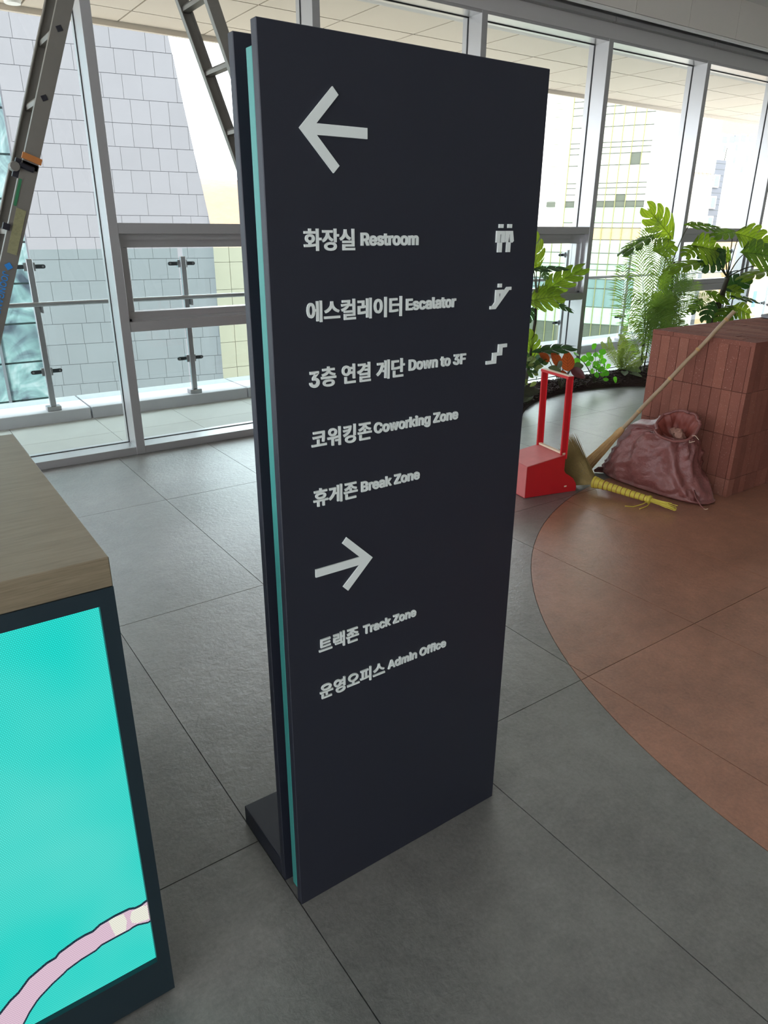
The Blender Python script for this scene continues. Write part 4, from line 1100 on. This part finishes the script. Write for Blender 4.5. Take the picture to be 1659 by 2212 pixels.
# ================================================================ PLANTING BED
BCX, BCY, BCR = 5.089, 2.735, 1.5414
edge = [Vector((2.75, 4.54)), Vector((2.85, 4.35)), Vector((3.15, 4.1)), Vector((3.5, 3.93)), Vector((3.85, 3.87))]
for k in range(0, 30):
    a = math.radians(134-k*5.2); edge.append(Vector((BCX+BCR*math.cos(a), BCY+BCR*math.sin(a))))
    if edge[-1].x > 6.5: edge.pop(); break
edge += [Vector((6.7, 3.3)), Vector((7.6, 3.1)), Vector((8.6, 3.2)), Vector((9.55, 3.4))]
def edge_y(x):
    for a, b in zip(edge[:-1], edge[1:]):
        if a.x <= x <= b.x: return a.y+(b.y-a.y)*(x-a.x)/max(b.x-a.x, 1e-6)
    return 4.54
def bed_h(x, y):
    e = edge_y(x); d = min(y-e, 4.548-y+0.06, x-2.75+0.02)
    if d < 0: return 0.0
    return 0.012+0.085*min(1, d/0.22)**0.6+0.012*noise.noise(Vector((x*6, y*6, 0)))*min(1, d/0.1)
bv, bf = [], []
NXb, NYb = 170, 26
for i in range(NXb+1):
    x = 2.76+6.78*i/NXb; e = edge_y(x)
    for j in range(NYb+1):
        y = e+(4.546-e)*j/NYb; bv.append((x, y, 0.002 if j == 0 else max(0.004, bed_h(x, y))))
for i in range(NXb):
    for j in range(NYb): bf.append((i*(NYb+1)+j, (i+1)*(NYb+1)+j, (i+1)*(NYb+1)+j+1, i*(NYb+1)+j+1))
bed = build('planting_bed', bv, bf, m_mulch, smooth=True)
tag(bed, 'planting bed of dark bark mulch curving along the windows', 'planting bed')
ch = MB()
for k in range(7000):
    x = random.uniform(3.4, 8.4); e = edge_y(x); y = e+(4.54-e)*random.random()**1.3
    if y-e < 0.012: continue
    s = random.uniform(0.006, 0.016); a = random.random()*math.pi
    ch.obox((x, y, bed_h(x, y)+s*0.25), (math.cos(a), math.sin(a), random.uniform(-.5, .5)), (-math.sin(a), math.cos(a), random.uniform(-.3, .3)), (0, 0, 1), s, s*0.5, s*0.22)
o = ch.build('bark_chips', m_mulch, bed); o['kind'] = 'stuff'

# ---------------------------------------------------------------- leaves
CAMP = Vector((0, 0, 1.38))
def leaf_frame(B, T, nw):
    B, T = Vector(B), Vector(T); ax = T-B; L = ax.length; ax.normalize()
    toc = (CAMP-B).normalized(); n = toc*nw[0]+Vector((0, 0, 1))*nw[1]
    n = (n-ax*n.dot(ax)).normalized(); sd = ax.cross(n).normalized()
    return B, ax, sd, n, L
def monstera(name, B, T, hw, nw, mat, par, lobes=5, holes=True, droop=0.10):
    B, ax, sd, n, L = leaf_frame(B, T, nw)
    hw *= 1.30; vs, fs, uv = [], [], []
    us = [0.0, 0.14, 0.30, 0.42, 0.72, 0.92, 1.0]
    t0s = -0.16; rows = []       # (t, kind) kind: position inside lobe
    def pt(t, u, sgn, sweep):
        # width profile of a broad heart shaped blade
        tt = max(0.0, min(1.0, (t+0.16)/1.16)); wv = math.sin(math.pi*min(1, tt**0.72))**0.62
        x = t+sweep*u; y = sgn*u*wv*hw
        z = -droop*L*(x*x)+0.10*hw*math.sin(u*2.6)-0.10*hw*u*u+0.035*hw*math.sin(t*23+sgn)*u
        return B+ax*(x*L)+sd*y+n*z, (sgn*u, tt)
    for sgn in (-1, 1):
        base = len(vs); cols_ = len(us); R = []
        for li in range(lobes):
            a = t0s+1.12*li/lobes; b = t0s+1.12*(li+1)/lobes
            for q, f in enumerate((0.0, 0.34, 0.66, 1.0)): R.append((a+(b-a)*f, li, q))
        grid = []
        for (t, li, q) in R:
            row_ = []
            for ci, u in enumerate(us):
                tm = t; a = t0s+1.12*li/lobes; b = t0s+1.12*(li+1)/lobes; c = (a+b)/2
                gap = (0.0, 0.0, 0.06, 0.09, 0.11, 0.20, 0.42)[ci]
                if (li == 0 and q == 0) or (li == lobes-1 and q == 3): gap *= 0.6
                tm = c+(t-c)*(1-gap)
                uu = u if q in (1, 2) or ci < 5 else u*(0.97 if ci == 5 else 0.94)
                p, w = pt(tm, uu, sgn, 0.22*u)
                row_.append(len(vs)); vs.append(p); uv.append(w)
            grid.append(row_)
        for i in range(len(grid)-1):
            li, q = R[i][1], R[i][2]
            for c in range(cols_-1):
                if q == 3:      # seam between two lobes: closed near the midrib, hole, thin bridge, open
                    if c == 0: pass
                    elif c == 2 and holes and li % 2 == 0: pass
                    else: continue
                f = (grid[i][c], grid[i+1][c], grid[i+1][c+1], grid[i][c+1])
                fs.append(f if sgn > 0 else f[::-1])
        # tip
        p, w = pt(1.02, 0.0, sgn, 0); vs.append(p); uv.append((0, 1)); k = len(vs)-1
        fs.append((grid[-1][0], k, grid[-1][2]) if sgn > 0 else (grid[-1][2], k, grid[-1][0]))
    return build(name, vs, fs, mat, par, origin=B, smooth=True, uvs=uv)
def oval(name, B, T, hw, nw, mat, par, cup=0.15, droop=0.12, point=1.0, off=0.0):
    B, ax, sd, n, L = leaf_frame(B, T, nw); vs, fs, uv = [], [], []; NT_ = 9; us = (-1, -0.6, 0, 0.6, 1)
    for i in range(NT_+1):
        t = i/NT_; wv = math.sin(math.pi*min(1, t**0.85))**(0.75 if point < 1.5 else 1.0)
        for u in us:
            vs.append(B+ax*(t*L)+sd*(u*wv*hw)+n*(cup*hw*abs(u)*wv-droop*L*t*t)); uv.append((u, t))
    m_ = len(us)
    for i in range(NT_):
        for j in range(m_-1): fs.append((i*m_+j, (i+1)*m_+j, (i+1)*m_+j+1, i*m_+j+1))
    return build(name, vs, fs, mat, par, origin=B, smooth=True, uvs=uv)
def stalk(name, pts, r0, r1, par, mat=None, seg=6):
    n = len(pts); return MB().tube(pts, [r0+(r1-r0)*i/(n-1) for i in range(n)], seg).build(name, mat or m_stem, par, smooth=True)
def arc(a, b, lift=0.15, n=7):
    a, b = Vector(a), Vector(b); L = (b-a).length
    return [a.lerp(b, i/n)+Vector((0, 0, lift*L*math.sin(math.pi*i/n))) for i in range(n+1)]
def frond(name, B, T, hw, par, mat, nl=26, sag=0.16, lw=0.010, fwd=0.75, t0=0.22):
    B, T = Vector(B), Vector(T); L = (T-B).length; up = Vector((0, 0, 1)); axm = (T-B).normalized()
    sd = axm.cross((CAMP-B).normalized()).normalized(); nn = sd.cross(axm)
    bend = random.uniform(-0.14, 0.14)
    def c(t): return B+(T-B)*t+nn*(0.04*L*math.sin(t*3))+up*(sag*L*math.sin(math.pi*t*0.95))*0.5+sd*(bend*L*math.sin(math.pi*t))
    mb = MB(); mb.tube([c(i/10) for i in range(11)], [0.0028-0.0022*i/10 for i in range(11)], 5)
    uv = [(0, 0.5)]*len(mb.v)
    for k in range(nl):
        t = t0+(1-t0)*k/nl; p = c(t); ax = (c(min(1, t+0.03))-c(t-0.03)).normalized()
        prof = math.sin(math.pi*min(1, 0.12+0.86*(k/nl)))**0.6
        for sgn in (-1, 1):
            ln = hw*1.55*prof*random.uniform(0.85, 1.1); d = (ax*fwd+sd*sgn*0.75+nn*random.uniform(-0.18, 0.25)).normalized()
            wv = ax*lw*0.5; m1 = p+d*ln*0.5; tp = p+d*ln+up*(-0.16*ln)
            mb.add([p-wv*0.5, p+wv*0.5, m1+wv, tp, m1-wv], [(0, 1, 2, 3, 4)]); uv += [(0, 0), (0.2, 0.1), (0.3, 0.5), (0.1, 1), (-0.3, 0.5)]
    return build(name, mb.v, mb.f, mat, par, origin=B, smooth=False, uvs=uv)

# tall monstera at right
mr = thing('monstera_plant', 'tall monstera with big split leaves behind the brick bench', 'plant', (6.95, 4.1, 0.07))
TR = [Vector((6.97, 4.14, 0.06)), Vector((6.99, 4.15, 0.3)), Vector((6.96, 4.14, 0.48)), Vector((6.95, 4.1, 0.75)), Vector((6.93, 4.05, 0.95))]
MB().tube(TR, [0.034, 0.032, 0.030, 0.027, 0.02], 10).build('trunk', m_trunk, mr, smooth=True)
for dx in (-0.07, -0.11, 0.05):
    stalk('aerial_root', [(6.97+dx, 4.1, 0.06), (6.96+dx, 4.1, 0.4), (6.95+dx*0.6, 4.1, 0.7), (6.93, 4.07, 0.86)], 0.012, 0.007, mr, m_trunk)
ml = thing('monstera_plant', 'monstera with four stems rising between the palm and the bench', 'plant', (6.35, 4.3, 0.07))
for k, (a, b, c) in enumerate((((6.44, 4.3, 0.05), (6.36, 4.3, 0.62), (6.30, 4.3, 1.06)), ((6.47, 4.29, 0.05), (6.41, 4.29, 0.6), (6.36, 4.28, 1.1)), ((6.50, 4.3, 0.05), (6.44, 4.3, 0.6), (6.40, 4.3, 0.98)), ((6.42, 4.31, 0.05), (6.33, 4.3, 0.6), (6.28, 4.3, 1.0)))):
    stalk('stem', [a, b, c], 0.017, 0.011, ml, m_trunk, 8)
groupL = {0, 1, 2, 3, 21, 22, 18}
crownR, crownL = Vector((6.94, 4.06, 0.95)), Vector((6.34, 4.3, 1.04))
for i, (B, T, hw, nw) in enumerate(LR):
    par = ml if i in groupL else mr; crown = crownL if i in groupL else crownR
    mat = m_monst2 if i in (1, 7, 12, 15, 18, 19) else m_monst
    st = crown if Vector(B).z > 0.85 else Vector((crown.x+0.02, crown.y, 0.62 if par is mr else 0.75))
    lf = monstera('leaf', B, T, hw, nw, mat, par, lobes=5 if hw > 0.1 else 4)
    stalk('petiole', arc(st, B, 0.12), 0.0065, 0.004, par)
# low monstera at left, next to the sign
mlow = thing('monstera_plant', 'monstera partly hidden behind the right edge of the sign', 'plant', (4.50, 4.32, 0.08))
stalk('stem', [(4.52, 4.32, 0.06), (4.54, 4.31, 0.35), (4.56, 4.3, 0.66), (4.55, 4.3, 0.84)], 0.016, 0.011, mlow, m_trunk, 8)
for i, (B, T, hw, nw) in enumerate(LL):
    st = Vector((4.55, 4.3, 0.84)) if i in (0, 1, 2, 3, 4, 5, 9) else Vector((4.53, 4.31, 0.22))
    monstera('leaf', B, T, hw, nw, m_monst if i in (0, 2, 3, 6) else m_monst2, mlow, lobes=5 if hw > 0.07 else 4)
    stalk('petiole', arc(st, B, 0.1), 0.006, 0.0035, mlow)
# palm
pal = thing('areca_palm', 'feathery areca palm in the planting bed left of the bench', 'palm', (6.08, 4.28, 0.08))
for k, (B, T, hw) in enumerate(PF):
    frond('frond', B, T, hw, pal, m_palm, nl=30, lw=0.012)
for k, (x, y, tx, ty, tz) in enumerate(((6.04, 4.27, 6.10, 4.28, 0.75), (6.08, 4.30, 6.12, 4.3, 0.9), (6.12, 4.28, 6.18, 4.3, 0.8), (6.02, 4.24, 5.98, 4.25, 0.7), (6.15, 4.26, 6.26, 4.2, 0.6))):
    stalk('cane', [(x, y, 0.05), ((x+tx)/2, (y+ty)/2, tz*0.5), (tx, ty, tz)], 0.009, 0.004, pal, m_stem, 6)
for k in range(14):
    a = random.uniform(0, 2*math.pi); zb = random.uniform(0.25, 0.6); B = Vector((6.1+random.uniform(-.05, .08), 4.27+random.uniform(-.05, .03), zb))
    T = B+Vector((math.cos(a)*0.30, -abs(math.sin(a))*0.22, random.uniform(0.12, 0.42)))
    frond('frond', B, T, 0.085, pal, m_palm, nl=22, lw=0.011)
# fern
fe = thing('sword_fern', 'arching green fern in the mulch under the palm', 'fern', (5.93, 4.40, 0.08))
ftips = [[5.702, 4.5, 0.371], [5.833, 4.52, 0.405], [5.955, 4.5, 0.423], [6.09, 4.5, 0.354], [6.223, 4.48, 0.311], [6.3, 4.44, 0.226], [5.60, 4.296, 0.306], [5.988, 4.2, 0.202], [6.112, 4.25, 0.227], [5.70, 4.25, 0.183], [5.9, 4.15, 0.12], [6.05, 4.5, 0.43], [5.78, 4.3, 0.33], [5.86, 4.35, 0.38], [6.02, 4.36, 0.34]]
for T in ftips:
    frond('frond', (5.93+random.uniform(-.02, .02), 4.40+random.uniform(-.02, .02), 0.09), T, 0.026, fe, m_fern, nl=26, sag=0.25, lw=0.011, fwd=0.35, t0=0.12)
for k, (dx, dy) in enumerate(((-0.20, -0.16), (-0.05, -0.24), (0.16, -0.20), (0.22, -0.05), (-0.26, -0.02))):
    oval('broad_frond', (5.90, 4.34, 0.10), (5.90+dx, 4.34+dy, 0.13-0.02*k % 3), 0.035, (0.5, 1), m_calg, fe)
# pilea / pothos with round bright leaves
pi_ = thing('round_leaf_plant', 'small bright green plant with round leaves in the mulch', 'plant', (5.29, 4.20, 0.08))
pc = [[5.255, 4.22, 0.405], [5.198, 4.22, 0.336], [5.294, 4.22, 0.328], [5.369, 4.22, 0.305], [5.18, 4.2, 0.26], [5.256, 4.18, 0.257], [5.332, 4.2, 0.258], [5.409, 4.22, 0.259], [5.197, 4.16, 0.196], [5.279, 4.14, 0.2], [5.349, 4.18, 0.201], [5.464, 4.2, 0.211], [5.329, 4.15, 0.151], [5.384, 4.16, 0.161], [5.43, 4.08, 0.11], [5.251, 4.15, 0.16], [5.142, 4.22, 0.305], [5.398, 4.19, 0.218], [5.324, 4.1, 0.12], [5.029, 4.22, 0.356], [5.045, 4.22, 0.29], [5.22, 4.21, 0.30], [5.31, 4.19, 0.225], [5.24, 4.17, 0.225], [5.36, 4.2, 0.35]]
for c in pc:
    c = Vector(c); r = random.uniform(0.022, 0.034); d = Vector((random.uniform(-1, 1), random.uniform(-.3, .3), random.uniform(-.7, .9))).normalized()
    oval('leaf', c-d*r, c+d*r, r*1.05, (1, random.uniform(0.2, 0.9)), m_pilea, pi_, cup=0.12, droop=0.06)
    stalk('petiole', arc((5.29, 4.2, 0.08), c-d*r, 0.1, 5), 0.0022, 0.0015, pi_)
# calathea with red undersides
ca = thing('calathea_plant', 'calathea showing red brown leaf undersides behind the dustpan', 'plant', (4.80, 4.16, 0.08))
for B, T, hw, kd in CAL:
    B = (B[0], 4.14, B[2]); T = (T[0], T[1]-0.04, T[2])
    oval('leaf', B, T, hw, (1, 0.25), {'r': m_calr, 'p': m_calp, 'g': m_calg}[kd], ca, cup=0.2, droop=0.05)
    stalk('petiole', arc((4.80, 4.16, 0.08), B, 0.05, 4), 0.004, 0.003, ca)
cb = thing('calathea_plant', 'dark striped calathea lying low on the mulch beside the sign', 'plant', (4.2, 4.1, 0.08))
for B, T, hw in (((4.29, 4.02, 0.13), (4.08, 3.98, 0.10), 0.06), ((4.22, 4.05, 0.14), (4.35, 3.98, 0.16), 0.05), ((4.2, 4.06, 0.15), (4.10, 4.02, 0.2), 0.05), ((4.26, 4.06, 0.14), (4.2, 3.96, 0.08), 0.045), ((4.25, 4.1, 0.16), (4.4, 4.05, 0.13), 0.045)):
    oval('leaf', B, T, hw, (0.8, 1), m_cald, cb, cup=0.15); stalk('petiole', arc((4.22, 4.1, 0.09), B, 0.1, 4), 0.004, 0.003, cb)
sm = thing('leafy_shrub', 'small leafy green shrub between the sign and the dustpan', 'plant', (4.28, 4.12, 0.08))
for k in range(34):
    c = Vector((random.uniform(4.16, 4.46), random.uniform(4.02, 4.2), random.uniform(0.16, 0.42))); a = random.uniform(0, 2*math.pi)
    d = Vector((math.cos(a), 0.3*math.sin(a), random.uniform(-.5, .6))).normalized()*0.036
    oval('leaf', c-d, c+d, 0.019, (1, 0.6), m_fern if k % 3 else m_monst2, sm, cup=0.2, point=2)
for k in range(6):
    stalk('stem', arc((4.28, 4.12, 0.07), (4.18+0.05*k, 4.08+0.015*k, 0.28+0.03*(k % 3)), 0.05, 4), 0.003, 0.0018, sm)
